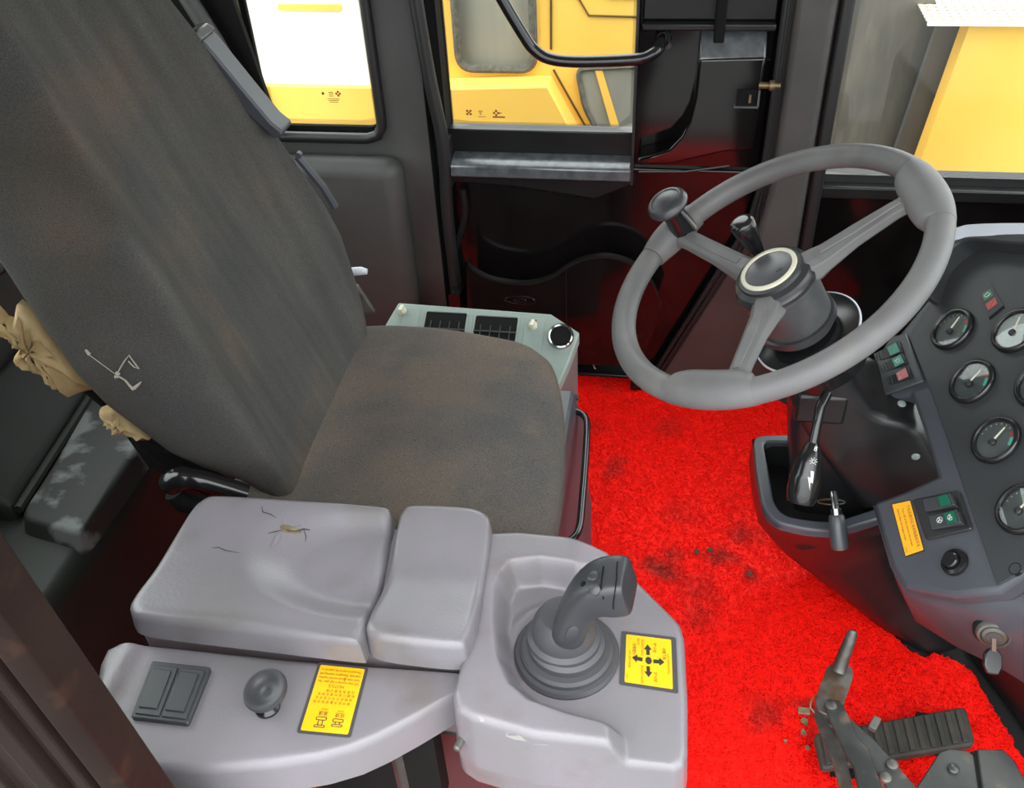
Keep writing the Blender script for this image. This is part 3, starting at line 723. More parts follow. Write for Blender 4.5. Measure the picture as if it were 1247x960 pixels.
# backrest
def xf(z): return -.598-.34*(z-.55)
def lerp_tab(tab, z):
    if z <= tab[0][0]: return tab[0][1]
    for (a, va), (b, vb) in zip(tab, tab[1:]):
        if z <= b:
            t = (z-a)/(b-a); t = t*t*(3-2*t)*.5+t*.5; return va+(vb-va)*t
    return tab[-1][1]
HW = [(.515, .235), (.56, .252), (.65, .276), (.78, .290), (.95, .262), (1.10, .225), (1.25, .190), (1.36, .165), (1.42, .12), (1.45, .04)]
DP = [(.515, .03), (.57, .055), (.63, .145), (.76, .185), (.95, .20), (1.2, .175), (1.36, .13), (1.45, .06)]
BO = [(.515, .004), (.60, .022), (.75, .045), (.95, .040), (1.15, .022), (1.4, .0)]
def section(z):
    w = lerp_tab(HW, z); d = lerp_tab(DP, z); b = lerp_tab(BO, z); x = xf(z)
    h = [(0, 0), (.0, .35), (b*.35, .62), (b*.85, .80), (b, .88), (b*.75, .955), (-.25*d+b*.2, 1.0), (-.6*d, 1.0), (-.88*d, .965), (-d, .86), (-d-.004, .45)]
    L = [Vector((x+o, 1.268+w*f, z)) for o, f in h]
    L += [Vector((x-d-.004, 1.268, z))]
    L += [Vector((x+o, 1.268-w*f, z)) for o, f in reversed(h[1:])]
    return catmull(L, 4, closed=True)
zs = [.515, .522, .535, .555, .58, .61, .645, .69, .74, .80, .86, .92, .98, 1.05, 1.12, 1.19, 1.26, 1.32, 1.37, 1.41, 1.435, 1.447]
mbb = MB(); mbb.loft([section(z) for z in zs]); bko = mbb.build('backrest', 'fabric', seat, smooth=70)
from mathutils.bvhtree import BVHTree
bvh = BVHTree.FromPolygons([tuple(v) for v in mbb.v], [f for f in mbb.f], epsilon=1e-6)
def on_back(px, py, lift=.002):
    d = ray(px, py).normalized(); h = bvh.ray_cast(CAM, d)
    return h[0]-d*lift if h[0] is not None else pyy(px, py, 1.0)
mb = MB()
mb.tube([on_back(104, 427), on_back(108, 432), on_back(142, 457)], .0007, 5)
mb.tube([on_back(104, 426), on_back(109, 432)], [.0018, .003], 5)
mb.tube([on_back(a, b) for a, b in [(142, 457), (146, 449), (152, 439), (157, 433), (165, 444), (169, 449), (163, 447), (156, 440)]], .0011, 5)
mb.tube([on_back(a, b) for a, b in [(140, 459), (145, 459), (152, 463), (158, 470), (163, 474)]], [.003, .0015, .0015, .002, .0035], 5)
mb.tube([on_back(163, 473), on_back(169, 468), on_back(172, 465)], [.003, .002, .0006], 5)
mb.tube([on_back(141, 453), on_back(145, 457)], [.002, .0032], 5)
mb.build('loose_thread', 'thread', seat, label='pale frayed loose thread')
# rear shell, torn lining, back frame
mb = MB()
def shell(z, k):
    w = lerp_tab(HW, z)*.86; d = lerp_tab(DP, z); x = xf(z)-d-.002
    return [Vector((x, 1.268-w, z)), Vector((x-.025*k, 1.268-w*.9, z)), Vector((x-.03*k, 1.268, z)), Vector((x-.025*k, 1.268+w*.9, z)), Vector((x, 1.268+w, z)), Vector((x+.01, 1.268, z))]
mb.loft([shell(z, 1) for z in (.70, .8, .95, 1.1, 1.25, 1.36)]); mb.build('back_shell', 'blackmid', seat)
def crumple(name, px, y, th, amp, seed):
    rg = random.Random(seed); L = []
    n = len(px)
    for i in range(n):
        a, b = px[i], px[(i+1) % n]
        for k in range(3):
            q = k/3; L.append(pyy(a[0]+(b[0]-a[0])*q+rg.uniform(-1, 1), a[1]+(b[1]-a[1])*q+rg.uniform(-1, 1), y))
    c = sum(L, Vector())/len(L); rings = []
    for s, o in ((1, 0), (.97, -.4), (.8, -1), (.55, -.7), (.3, -1.1), (.05, -.8)):
        rings.append([c+(p-c)*s+Vector((0, o*th+(rg.uniform(-amp, amp) if s < .99 else 0), rg.uniform(-amp, amp)*.5*(s < .99))) for p in L])
    back = [p+Vector((0, th*.6, 0)) for p in L]
    mb = MB(); mb.loft([back]+rings); return mb.build(name, 'foam', seat, smooth=70, label='yellowed torn foam lining')
crumple('torn_lining', [(24, 368), (18, 392), (6, 388), (-6, 372), (-6, 398), (10, 402), (14, 416), (27, 420), (20, 434), (31, 446), (58, 460), (74, 474), (88, 481), (118, 474), (100, 450), (70, 415), (45, 385)], 1.045, .014, .006, 3)
crumple('torn_lining', [(122, 500), (136, 494), (146, 498), (156, 510), (184, 534), (160, 530), (150, 524), (143, 526), (135, 518), (127, 512)], 1.035, .012, .004, 4)
mb = MB(); mb.tube([pyy(98, 462, 1.07), pyy(150, 505, 1.07), pyy(175, 540, 1.07), pyy(240, 590, 1.07)], .013, 10); mb.build('back_frame', 'blackmatte', seat)
mb = MB(); mb.prism([pyy(150, 528, 1.06), pyy(190, 545, 1.06), pyy(280, 595, 1.06), pyy(250, 605, 1.06), pyy(180, 570, 1.06)], (0, .02, 0)); mb.build('recliner_bracket', 'blackmatte', seat, bevel=.003)
# recliner handle next to the arm rest
hp = [pyy(205, 592, .955), pyy(216, 584, .955), pyy(238, 584, .958), pyy(262, 590, .965), pyy(300, 602, .975)]
mb = MB(); mb.tube(catmull(hp, 6), [.013]*2+[.019]*8+[.016]*(len(catmull(hp, 6))-10), 14); mb.build('recliner_handle', 'black', seat, smooth=60)
mb = MB(); mb.tube([pyy(212, 600, .965), pyy(222, 612, .965), pyy(250, 618, .97)], .016, 12); mb.build('handle_boss', 'blackmatte', seat, smooth=60)
# belt guide on the far side of the backrest
Yb = 1.47
g = [(222, 46), (230, 42), (241, 46), (250, 54), (262, 68), (298, 112), (330, 150), (343, 160), (344, 166), (334, 170), (266, 108), (220, 62)]
mb = MB(); mb.prism([pyy(a, b, Yb) for a, b in g], (0, .05, 0)); mb.build('belt_guide', 'dash', seat, bevel=.004, seg=3)
mb = MB(); mb.prism([pyy(222, 44, Yb-.006), pyy(234, 41, Yb-.006), pyy(246, 50, Yb-.006), pyy(238, 62, Yb-.006), pyy(226, 58, Yb-.006)], (0, .06, 0)); mb.build('guide_cap', 'steelpaint', seat, bevel=.004, seg=3)
mb = MB(); mb.tube([pyy(362, 190, 1.54), pyy(392, 226, 1.55), pyy(408, 252, 1.56)], .008, 8); mb.lathe(pyy(365, 187, 1.535), (0, -1, 0), [(.006, 0), (.006, .01)], 10); mb.build('back_edge_clip', 'dash', seat)
mb = MB(); mb.tube([pyy(428, 331, 1.60), pyy(440, 330, 1.60), pyy(447, 331, 1.60)], [.009, .009, .006], 10); mb.build('lever_tip', 'dashtop', seat, label='pale lever tip')
mb = MB(); mb.prism([pyy(431, 348, 1.60), pyy(435, 350, 1.60), pyy(456, 382, 1.60), pyy(440, 386, 1.60), pyy(430, 362, 1.60)], (0, .012, 0)); mb.build('hinge_arm', 'steel', seat, bevel=.002)
# base under the cushion
mb = MB(); mb.box2((-.66, 1.03, .015), (-.176, 1.45, .45)); mb.build('seat_base', 'blackmid', seat, bevel=.012, seg=3)
mb = MB(); mb.prism([(-.178, 1.02, .46), (-.178, 1.46, .46), (-.150, 1.44, .34), (-.140, 1.42, .10), (-.140, 1.04, .10), (-.150, 1.03, .34)], (-.03, 0, 0)); 
mb = MB(); mb.loft([[Vector((x, y0, z)), Vector((x, y1, z)), Vector((-.25, y1, z)), Vector((-.25, y0, z))] for x, y0, y1, z in [(-.118, 1.03, 1.42, .03), (-.118, 1.03, 1.42, .18), (-.126, 1.02, 1.44, .20), (-.134, 1.01, 1.45, .36), (-.160, 1.0, 1.46, .45)]])
mb.build('front_cover', 'dash', seat, bevel=.006, seg=3)
mb = MB(); mb.box2((-.118, 1.075, .02), (-.100, 1.11, .27)); mb.build('slide_bracket', 'steelpaint', seat, bevel=.003)
bp = [pz(672, 503, .42), pz(690, 501, .42), pz(704, 502, .42), pz(713, 509, .42), pz(715, 522, .42), pz(713, 560, .42), pz(709, 610, .42), pz(706, 640, .42), pz(700, 654, .42), pz(688, 661, .42), pz(668, 661, .42), pz(640, 657, .42)]
mb = MB(); mb.tube(catmull(bp, 6), .0068, 12); mb.build('slide_handle', 'black', seat)

# ================================================================== VENT UNIT
vu = thing('heater_unit', (-.4, 1.6, 0), 'pale green heater vent box on floor between seat and far door', 'heater')
ZV = .47
VP0 = Vector((-.4, 1.655, ZV)); VN = Vector((0, -.42, .91)).normalized()
def vz(x, y): return ZV-(1.655-y)*.42/.91
def vp(px, py): return onp(px, py, VP0, VN)
top = [vp(485, 368), vp(671, 382), vp(706, 405), vp(693, 440)]
inner = [(-.205, 1.50), (-.238, 1.528), (-.30, 1.548), (-.40, 1.560), (-.52, 1.568), (-.60, 1.572)]
tp = [Vector((p.x, p.y, 0)) for p in top]+[Vector((x, y, 0)) for x, y in inner]+[Vector((-.60, 1.62, 0))]
mb = MB(); mb.prism([Vector((p.x, p.y, vz(p.x, p.y)-.03)) for p in tp], (0, 0, .03)); mb.build('top_bezel', 'vent', vu, bevel=.004, seg=3)
c = sum(tp, Vector())/len(tp)
mb = MB(); low = [c+(p-c)*.985 for p in tp]; mb.loft([[p+Vector((0, 0, .015)) for p in [c+(p-c)*.93 for p in tp]], [p+Vector((0, 0, .20)) for p in low], [Vector((p.x, p.y, vz(p.x, p.y)-.028)) for p in low]]); mb.build('lower_body', 'ventside', vu, bevel=.005)
def plan(px, py): return vp(px, py)
VT = Vector((0, .91, .42)).normalized()
def vl(x, y, h=0.): return Vector((x, y, vz(x, y)))+VN*h
def vbox(mb, x0, x1, y0, y1, h0, h1):
    mb.loft([[vl(x0, y0, h), vl(x1, y0, h), vl(x1, y1, h), vl(x0, y1, h)] for h in (h0, h1)])
def vent_slot(pa, pb):
    a = plan(*pa); b = plan(*pb); y0 = 1.575
    mb = MB(); vbox(mb, a.x, b.x, y0, a.y, -.001, .0012); o = mb.build('vent_slot', 'blackmatte', vu, smooth=0)
    for k in range(3):
        y = y0+.012+k*.02
        if y > a.y-.022: break
        m2 = MB(); vbox(m2, a.x+.002, b.x-.002, y, y+.003, .001, .004); m2.build('louvre', 'switch', o)
    for k in range(4):
        x = a.x+(b.x-a.x)*(k+.7)/4.5
        m2 = MB(); vbox(m2, x, x+.002, y0, a.y-.022, .001, .004); m2.build('louvre', 'switch', o)
    m3 = MB(); m3.tube([vl(p.x, p.y, .001) for p in rrect(a.x, b.x, y0, a.y, .006)], .0022, 6, closed=True); m3.build('slot_rim', 'vent', o)
vent_slot((519, 379), (570, 383)); vent_slot((579, 384), (632, 388))
def vplate(px0, px1):
    a = plan(*px0); b = plan(*px1)
    mb = MB(); vbox(mb, a.x, b.x, 1.575, a.y, .0, .002); return mb.build('control_plate', 'vent', vu, bevel=.001)
vplate((640, 388), (664, 390)); vplate((492, 375), (512, 377))
for a_, b_ in ((649, 398), (490, 380)):
    kn = plan(a_, b_)
    mb = MB(); mb.lathe(kn, VN, [(.010, .002), (.010, .008), (.008, .011)], 20); mb.box(kn+VN*.012, (.007, .020, .010)); mb.build('control_knob', 'ivory', vu, label='ivory rotary knob')
mb = MB(); mb.lathe(plan(653, 391), VN, [(.002, .002), (.002, .003)], 10); mb.build('indicator_dot', 'redlens', vu)
hc = plan(683, 413)+VN*.011; HN = Vector((.10, -.62, .75)).normalized()
mb = MB(); mb.lathe(hc, HN, [(.028, -.026), (.028, .003), (.0255, .006), (.0225, .004), (.022, .001)], 36, cap=False); mb.build('outlet_ring', 'chrome', vu, label='chrome ring')
mb = MB(); mb.lathe(hc, HN, [(.0225, .0005), (.0225, .0012)], 36); mb.build('outlet_hole', 'blackmatte', vu)
mb = MB(); a = plan(706, 405); mb.lathe((a.x-.006, a.y-.06, .33), (1, 0, 0), [(.006, 0), (.006, .01)], 12); mb.build('side_screw', 'steel', vu)
# ================================================================== RIGHT-HAND CONSOLE
con = thing('armrest_console', (-.3, .75, 0), 'lilac grey armrest console beside the driver seat, top cracked', 'console')
def pl(px, py, z): p = pz(px, py, z); return Vector((p.x, p.y, 0))
# plinth under the pads, pedestal to the floor
body = [pl(175, 778, .59), pl(572, 822, .59), pl(605, 690, .59), pl(480, 660, .59), pl(262, 650, .59)]
mb = MB(); mb.prism([p+Vector((0, 0, .44)) for p in body], (0, 0, .184)); mb.build('pad_plinth', 'console', con, bevel=.006)
mb = MB(); mb.loft([[Vector((x0, y0, z)), Vector((x1, y0, z)), Vector((x1, y1, z)), Vector((x0, y1, z))] for x0, x1, y0, y1, z in [(-.50, -.10, .70, .92, .015), (-.50, -.10, .70, .92, .30), (-.55, -.06, .69, .93, .45)]]); mb.build('pedestal', 'dashblack', con, bevel=.01)
# switch ledge
ZL = .605
led = [pl(140, 781, ZL), pl(300, 795, ZL), pl(440, 808, ZL), pl(563, 818, ZL), pl(580, 822, ZL), pl(578, 836, ZL), pl(545, 852, ZL), pl(500, 878, ZL), pl(462, 898, ZL), pl(430, 912, ZL), pl(390, 923, ZL), pl(330, 932, ZL), pl(250, 938, ZL), pl(180, 935, ZL), pl(128, 900, ZL), pl(112, 850, ZL), pl(118, 805, ZL), pl(127, 786, ZL)]
lx0 = pl(150, 790, ZL).x
def ledtop(x, y):
    return ZL+.006*smoothstep(lx0+.03, lx0+.0, x)-.010*smoothstep(lx0+.012, lx0-.02, x)
mb = MB(); relief(mb, led, pl(330, 860, ZL)[:2], ledtop, ZL-.058, .014, n=160, rings=26, flare=.004); mb.build('switch_ledge', 'console', con, smooth=50)
mb = MB(); a = pl(560, 830, ZL); mb.box2((a.x-.22, a.y-.05, .38), (a.x-.03, a.y-.02, .545)); mb.build('dark_recess', 'blackmatte', con)
mb = MB(); mb.tube([pl(490, 930, .45)+Vector((0, 0, .36)), pl(490, 930, .45)+Vector((0, 0, .56))], .016, 12); mb.build('stay_tube', 'steelpaint', con)
# front deck with the joystick well
ZD, ZR = .600, .640
dk = [pl(594, 652, .63), pl(630, 656, .62), pl(680, 666, .61), pl(740, 680, .60), pl(765, 694, .60), pl(818, 746, .60), pl(829, 758, .60), pl(834, 775, .60), pl(838, 850, .60), pl(838, 915, .60), pl(834, 930, .60), pl(822, 937, .60), pl(750, 930, .60), pl(650, 907, .62), pl(575, 880, .63), pl(556, 868, .63), pl(552, 850, .63), pl(556, 822, .64), pl(575, 760, .64), pl(588, 700, .64)]
well = [(p.x, p.y) for p in (pl(612, 706, .62), pl(622, 694, .62), pl(660, 690, .62), pl(700, 696, .62), pl(745, 705, .6), pl(900, 760, .6), pl(900, 990, .6), pl(746, 990, .6), pl(742, 905, .6), pl(733, 893, .61), pl(690, 882, .61), pl(645, 866, .61), pl(622, 846, .61), pl(608, 815, .61), pl(603, 770, .61), pl(605, 730, .61))]
wcol = (pl(690, 797, .6).x, pl(690, 797, .6).y)
def decktop(x, y):
    s = sdist((x, y), well)
    h = ZR+(ZD-ZR)*smoothstep(-.006, .022, s)
    # far rim fades to the deck towards the front
    fade = smoothstep(-.11, .0, x)*smoothstep(.74, .80, y)
    h = h+(ZD-h)*fade
    h += .006*math.exp(-((math.hypot(x-wcol[0], y-wcol[1])-.078)/.010)**2)*smoothstep(0, .02, s)*smoothstep(wcol[0]+.03, wcol[0]-.05, x)*smoothstep(wcol[1]-.01, wcol[1]+.05, y)
    return h
mb = MB(); relief(mb, dk, (wcol[0]-.0, wcol[1]-.005), decktop, .535, .012, n=240, rings=64, flare=.004); mb.build('joystick_deck', 'console', con, smooth=50)
dbv = BVHTree.FromPolygons([tuple(v) for v in mb.v], mb.f)
def on_deck(px, py, lift):
    d = ray(px, py).normalized(); h = dbv.ray_cast(CAM, d)
    return h[0]-d*lift if h[0] is not None else pz(px, py, .62)
for Lc in ([(617, 892), (628, 893), (634, 897), (648, 898), (656, 902), (668, 908), (652, 907), (640, 903), (626, 901), (616, 897)], [(583, 873), (589, 875), (590, 880), (585, 879)]):
    mb = MB(); mb.loft([[on_deck(a, b, -.001) for a, b in Lc], [on_deck(a, b, .0003) for a, b in Lc]]); mb.build('chipped_paint', 'crackflap', con, smooth=0, label='pale chipped patch')
c0 = sum(dk, Vector())/len(dk)
fl = [c0+(p-c0)*1.02 for p in dk]
mb = MB(); mb.prism([p+Vector((0, 0, .49)) for p in fl], (0, 0, .05)); mb.build('lower_flange', 'console', con, bevel=.008, seg=3)
sc = pz(549, 917, .575); mb = MB(); mb.lathe(Vector((dk[15].x, dk[15].y-.012, .575)), (-.3, -1, 0), [(.005, -.01), (.005, .004), (.003, .006)], 14); mb.build('side_screw', 'steel', con)
mb = MB(); mb.tube([pz(590, 820, .633), pz(600, 850, .633), pz(640, 885, .633)], .0008, 4)
mb = MB(); p = pz(588, 877, .634); mb.lathe(p, (0, 0, 1), [(.003, -.01), (.003, .001)], 10); mb.build('deck_rivet', 'brass', con)
# arm pads
ZP = .655
p1 = [pl(268, 604, ZP), pl(360, 609, ZP), pl(462, 616, ZP), pl(475, 622, ZP), pl(474, 640, ZP), pl(462, 705, ZP), pl(447, 765, ZP), pl(440, 783, ZP), pl(428, 787, ZP), pl(300, 771, ZP), pl(180, 757, ZP), pl(159, 746, ZP), pl(161, 730, ZP), pl(190, 690, ZP), pl(228, 628, ZP), pl(246, 609, ZP)]
e1 = pl(440, 700, ZP)
def pad1top(x, y):
    u = (x-e1.x)/.17; v = (y-(e1.y+.025))/.10
    return .662-.024*smoothstep(1.10, .55, math.hypot(u, v))+.004*smoothstep(.70, .66, y)
mb1 = MB(); relief(mb1, catmull(p1, 4, closed=True), pl(320, 700, ZP)[:2], pad1top, .622, .015, n=180, rings=48, flare=.003); mb1.build('armrest_pad', 'pad', con, smooth=60)
p2 = [pl(505, 619, ZP), pl(560, 621, ZP), pl(586, 626, ZP), pl(598, 640, ZP), pl(592, 690, ZP), pl(580, 760, ZP), pl(570, 786, ZP), pl(558, 795, ZP), pl(500, 790, ZP), pl(459, 783, ZP), pl(447, 772, ZP), pl(449, 757, ZP), pl(466, 705, ZP), pl(484, 640, ZP), pl(492, 624, ZP)]
yc = pl(520, 700, ZP).y
def pad2top(x, y):
    return .672-.026*math.exp(-((y-yc-.01)/.075)**2)
mb2 = MB(); relief(mb2, catmull(p2, 4, closed=True), pl(522, 715, ZP)[:2], pad2top, .622, .014, n=150, rings=40, flare=.003); mb2.build('armrest_pad', 'pad', con, smooth=60)
bvp = BVHTree.FromPolygons([tuple(v) for v in mb1.v], mb1.f)
def on_pad(px, py, lift=.0006):
    d = ray(px, py).normalized(); h = bvp.ray_cast(CAM, d)
    return h[0]+Vector((0, 0, lift)) if h[0] is not None else pz(px, py, ZP)
def crack(pts, w):
    P = [on_pad(a, b) for a, b in pts]; mb = MB(); mb.tube(P, [w*.4]+[w]*(len(P)-2)+[w*.3], 5); return mb
for pts, w in (([(319, 617), (320, 624), (330, 627), (336, 631)], .0008), ([(258, 668), (266, 667), (275, 671), (292, 674)], .0006),
               ([(345, 645), (352, 647), (360, 648), (370, 645), (378, 646)], .0014), ([(370, 646), (373, 654), (372, 661)], .0008),
               ([(345, 646), (335, 648), (326, 650)], .0008), ([(344, 645), (346, 637), (347, 630)], .0008)):
    crack(pts, w).build('vinyl_crack', 'crackedge', con)
L = [(341, 642), (347, 638), (352, 641), (358, 644), (364, 645), (368, 649), (360, 650), (352, 649), (344, 648)]
mb = MB(); mb.loft([[on_pad(a, b, -.001) for a, b in L], [on_pad(a, b, .0012) for a, b in L]]); mb.build('torn_patch', 'torn', con, label='exposed brown foam')
L2 = [(330, 668), (337, 651), (344, 649), (340, 660), (336, 664)]
mb = MB(); mb.loft([[on_pad(a, b, -.001) for a, b in L2], [on_pad(a, b, .0016) for a, b in L2]]); L3 = [(345, 640), (346, 630), (358, 634), (366, 640), (358, 643), (350, 640)]
mb.loft([[on_pad(a, b, -.001) for a, b in L3], [on_pad(a, b, .0015) for a, b in L3]]); mb.build('vinyl_flap', 'pad', con)

# switch plate: two blank rockers
def quad_on(zz, px): return [pz(a, b, zz) for a, b in px]
sp = quad_on(ZL+.003, [(186, 807), (258, 815), (230, 884), (160, 876)])
mb = MB(); mb.prism([p-Vector((0, 0, .004)) for p in round_poly(sp, .004)], (0, 0, .008)); swp = mb.build('switch_plate', 'switch', con, bevel=.0015)
def sub_quad(q, u0, u1, v0, v1):
    f = lambda u, v: q[0].lerp(q[1], u).lerp(q[3].lerp(q[2], u), v)
    return [f(u0, v0), f(u1, v0), f(u1, v1), f(u0, v1)]
for u0, u1 in ((.06, .48), (.52, .94)):
    mb = MB(); mb.prism([p+Vector((0, 0, .002)) for p in sub_quad(sp, u0, u1, .08, .94)], (0, 0, .004)); mb.build('blank_rocker', 'switch', swp, bevel=.001)
    d = (u1-u0)*.18
    mb = MB(); mb.prism([p+Vector((0, 0, .005)) for p in sub_quad(sp, u0+d*.4, u1-d, .16, .84)], (0, 0, .003)); mb.build('raised_panel', 'switch', swp, bevel=.001)
# mushroom knob
kb = pz(326, 862, ZL); ax = Vector((-.10, -.18, 1)).normalized()
mb = MB(); mb.lathe(kb, (0, 0, 1), [(.016, -.002), (.016, .004), (.011, .008), (.010, .03), (.0095, .034)], 24); stem = mb.build('knob_stem', 'black', con)
kt = pz(322, 840, ZL+.048)
mb = MB(); mb.lathe(kt-ax*.012, ax, [(.010, -.010), (.016, -.003), (.024, .003), (.0275, .007), (.028, .010), (.0268, .0125), (.022, .0128), (.016, .0095), (.009, .0075), (.005, .008), (.002, .0088)], 40); mb.build('push_knob', 'grip', con, label='round black dished push knob', smooth=50)
for k in range(20):
    pass
# left sticker
def sticker(parent, corners, m_face, border, lift, m_border='frame', name='warning_sticker', rr=.004):
    q = corners
    mb = MB(); mb.prism([p for p in round_poly(q, rr)], Vector((0, 0, .0006)) if lift is None else lift); st = mb.build(name, m_border, parent, smooth=0)
    n = (Vector((0, 0, .0006)) if lift is None else lift)
    inq = sub_quad(q, border, 1-border, border*.62, 1-border*.62)
    mb = MB(); mb.prism([p+n for p in round_poly(inq, rr*.6)], n*.5); mb.build('sticker_face', m_face, st, smooth=0)
    return st, [p+n*1.6 for p in inq]
st, q = sticker(con, quad_on(ZL+.0004, [(388, 807), (449, 813), (427, 899), (361, 893)]), 'yellow', .06, None)
def qpt(q, u, v): return q[0].lerp(q[1], u).lerp(q[3].lerp(q[2], u), v)
def qtext(q, par, txt, u, v, h, maxu, m='ink', flip=True, rot=0, bold=False):
    """text on the sticker; flip = upside down for this viewer"""
    c = qpt(q, u, v); U = (qpt(q, 1, v)-qpt(q, 0, v)); V = (qpt(q, u, 0)-qpt(q, u, 1))
    n = U.cross(V).normalized()
    if rot == 90: xd, yd, L = -V, U, V.length     # reads top to bottom
    else: xd, yd, L = (-U, -V, U.length) if flip else (U, V, U.length)
    xd = xd.normalized(); yd = (n.cross(xd)).normalized()
    return text_mesh('lettering', txt, c, xd, yd, h, m, par, maxw=L*maxu, bold=bold, lift=.0003)
rows = [('The switch is used on flat road with no', .07, 'inkred'), ('load only. Emergency steering will', .135, 'ink'), ('work when pressed and the machine', .195, 'inkred'), ('will stop running in high gear. See', .255, 'inkred')]
for t, v, m in rows: qtext(q, st, t, .5, v, .0050, .9, m)
qtext(q, st, 'NOTICE', .48, .315, .0058, .4, 'inkred')
for t, v, u in (('注意高低速切换', .385, .60), ('机器行驶时请先停车', .44, .53), ('挂档后方可行走作业', .50, .5), ('操作前须看使用说明', .56, .48)):
    qtext(q, st, ' '.join(t), u, v, .0043, .86, 'inkred')
qtext(q, st, '高速', .37, .725, .0068, .2, 'ink'); qtext(q, st, '低速', .73, .735, .0068, .2, 'ink')
qtext(q, st, 'HIGH', .38, .67, .0036, .16, 'inkred'); qtext(q, st, 'LOW', .73, .68, .0036, .16, 'inkred')
def frame_on(q, par, u0, u1, v0, v1, t=.0006, m='ink'):
    L = [qpt(q, u0, v0), qpt(q, u1, v0), qpt(q, u1, v1), qpt(q, u0, v1)]
    mb = MB(); mb.tube([p+Vector((0, 0, 0)) for p in round_poly(L, .002, 3)], t, 4, closed=True); mb.build('axle_symbol', m, par, smooth=0)
for u, k in ((.36, 0), (.72, .01)):
    frame_on(q, st, u-.11, u+.11, .785+k, .83+k); frame_on(q, st, u-.045, u+.045, .83+k, .905-k*3); frame_on(q, st, u-.11, u+.11, .905-k*3, .935-k*3)
qtext(q, st, '1', .62, .19, .009, .1, 'ink')
# right sticker (arrows)
st2, q = sticker(con, quad_on(ZD+.0006, [(757, 769), (823, 777), (826, 845), (754, 834)]), 'yellow', .09, None, rr=.003)
def arrow(q, par, u0, v0, u1, v1, wd=.038, hd=.085):
    a = Vector((u0, v0)); b = Vector((u1, v1)); d = (b-a).normalized(); s = Vector((-d.y, d.x)); k = b-d*.11
    P = [a+s*wd, k+s*wd, k+s*hd, b, k-s*hd, k-s*wd, a-s*wd]
    mb = MB(); mb.prism([qpt(q, p.x, p.y) for p in P], (0, 0, .0004)); mb.build('arrow', 'ink', par, smooth=0)
mb = MB(); mb.prism([qpt(q, .5+.07*math.cos(t*2*math.pi/24), .5+.075*math.sin(t*2*math.pi/24)) for t in range(24)], (0, 0, .0004)); mb.build('centre_dot', 'ink', st2, smooth=0)
arrow(q, st2, .49, .385, .475, .165); arrow(q, st2, .49, .62, .50, .84); arrow(q, st2, .37, .50, .14, .48); arrow(q, st2, .60, .50, .84, .49)
for t, u, v, h, mu, m in (('LIFT ARM DOWN', .92, .52, .0038, .46, 'inkred'), ('动臂下降', .83, .32, .0052, .24, 'ink'), ('动臂提升', .18, .30, .0052, .24, 'ink'), ('LIFT ARM RAISE', .09, .52, .0038, .46, 'inkred'),
                        ('BUCKET ROLL', .36, .25, .0040, .36, 'inkred'), ('BACK', .27, .13, .0040, .14, 'inkred'), ('BUCKET DUMP', .36, .80, .0040, .36, 'inkred'), ('铲斗收', .63, .22, .0050, .2, 'ink'), ('铲斗卸', .64, .82, .0050, .2, 'ink'), ('No.2', .05, .88, .003, .12, 'inkred')):
    qtext(q, st2, t, u, v, h, mu, m, rot=90)

# ================================================================== JOYSTICK
jb = Vector((wcol[0], wcol[1], ZD))
joy = thing('joystick', jb, 'dark grey joystick with ribbed rubber boot on the grey console', 'joystick')
mb = MB(); mb.lathe(jb, (0.0, 0.0, 1), [(.068, -.002), (.069, .004), (.066, .009), (.061, .010), (.0605, .016), (.057, .020), (.050, .021), (.0495, .030), (.044, .034)], 56); mb.build('boot_base', 'boot', joy, smooth=35)
ja = Vector((.10, .02, 1)).normalized()
mb = MB(); mb.lathe(jb+Vector((-.004, .004, .028)), Vector((.02, .03, 1)), [(.048, 0), (.047, .008), (.041, .012), (.040, .030), (.034, .042), (.030, .048), (.024, .05)], 48); mb.build('boot_neck', 'boot', joy, smooth=35)
# grip: lofted hand grip leaning forward with a square head
def ring_at(c, t, u, a, b, n=28, sq=2.6):
    t = t.normalized(); u = (u-t*u.dot(t)).normalized(); w = t.cross(u); out = []
    for k in range(n):
        th = 2*math.pi*k/n; cc, ss = math.cos(th), math.sin(th)
        e = 2/sq
        out.append(c+u*a*math.copysign(abs(cc)**e, cc)+w*b*math.copysign(abs(ss)**e, ss))
    return out
g = [(pz(690, 779, .665), .023, .021), (pz(694, 765, .69), .0235, .0215), (pz(701, 746, .713), .025, .022), (pz(711, 730, .735), .027, .024), (pz(722, 721, .749), .029, .027), (pz(734, 716, .757), .0305, .029), (pz(748, 714, .762), .0305, .029), (pz(760, 713, .764), .030, .0285), (pz(766, 713, .765), .0285, .027), (pz(769, 713, .766), .024, .022)]
cs = [p for p, a, b in g]; rings = []
for i, (p, a, b) in enumerate(g):
    t = (cs[min(i+1, len(g)-1)]-cs[max(i-1, 0)])
    rings.append(ring_at(p, t, Vector((0, 1, 0)), a, b, 32, 2.4+2.6*smoothstep(3, 6, i)))
mb = MB(); mb.loft(rings); mb.build('grip', 'grip', joy, smooth=60, sub=1)
for i in (0, 1):
    c = pz(706+i*9-2, 717-i*6+8, .758); 
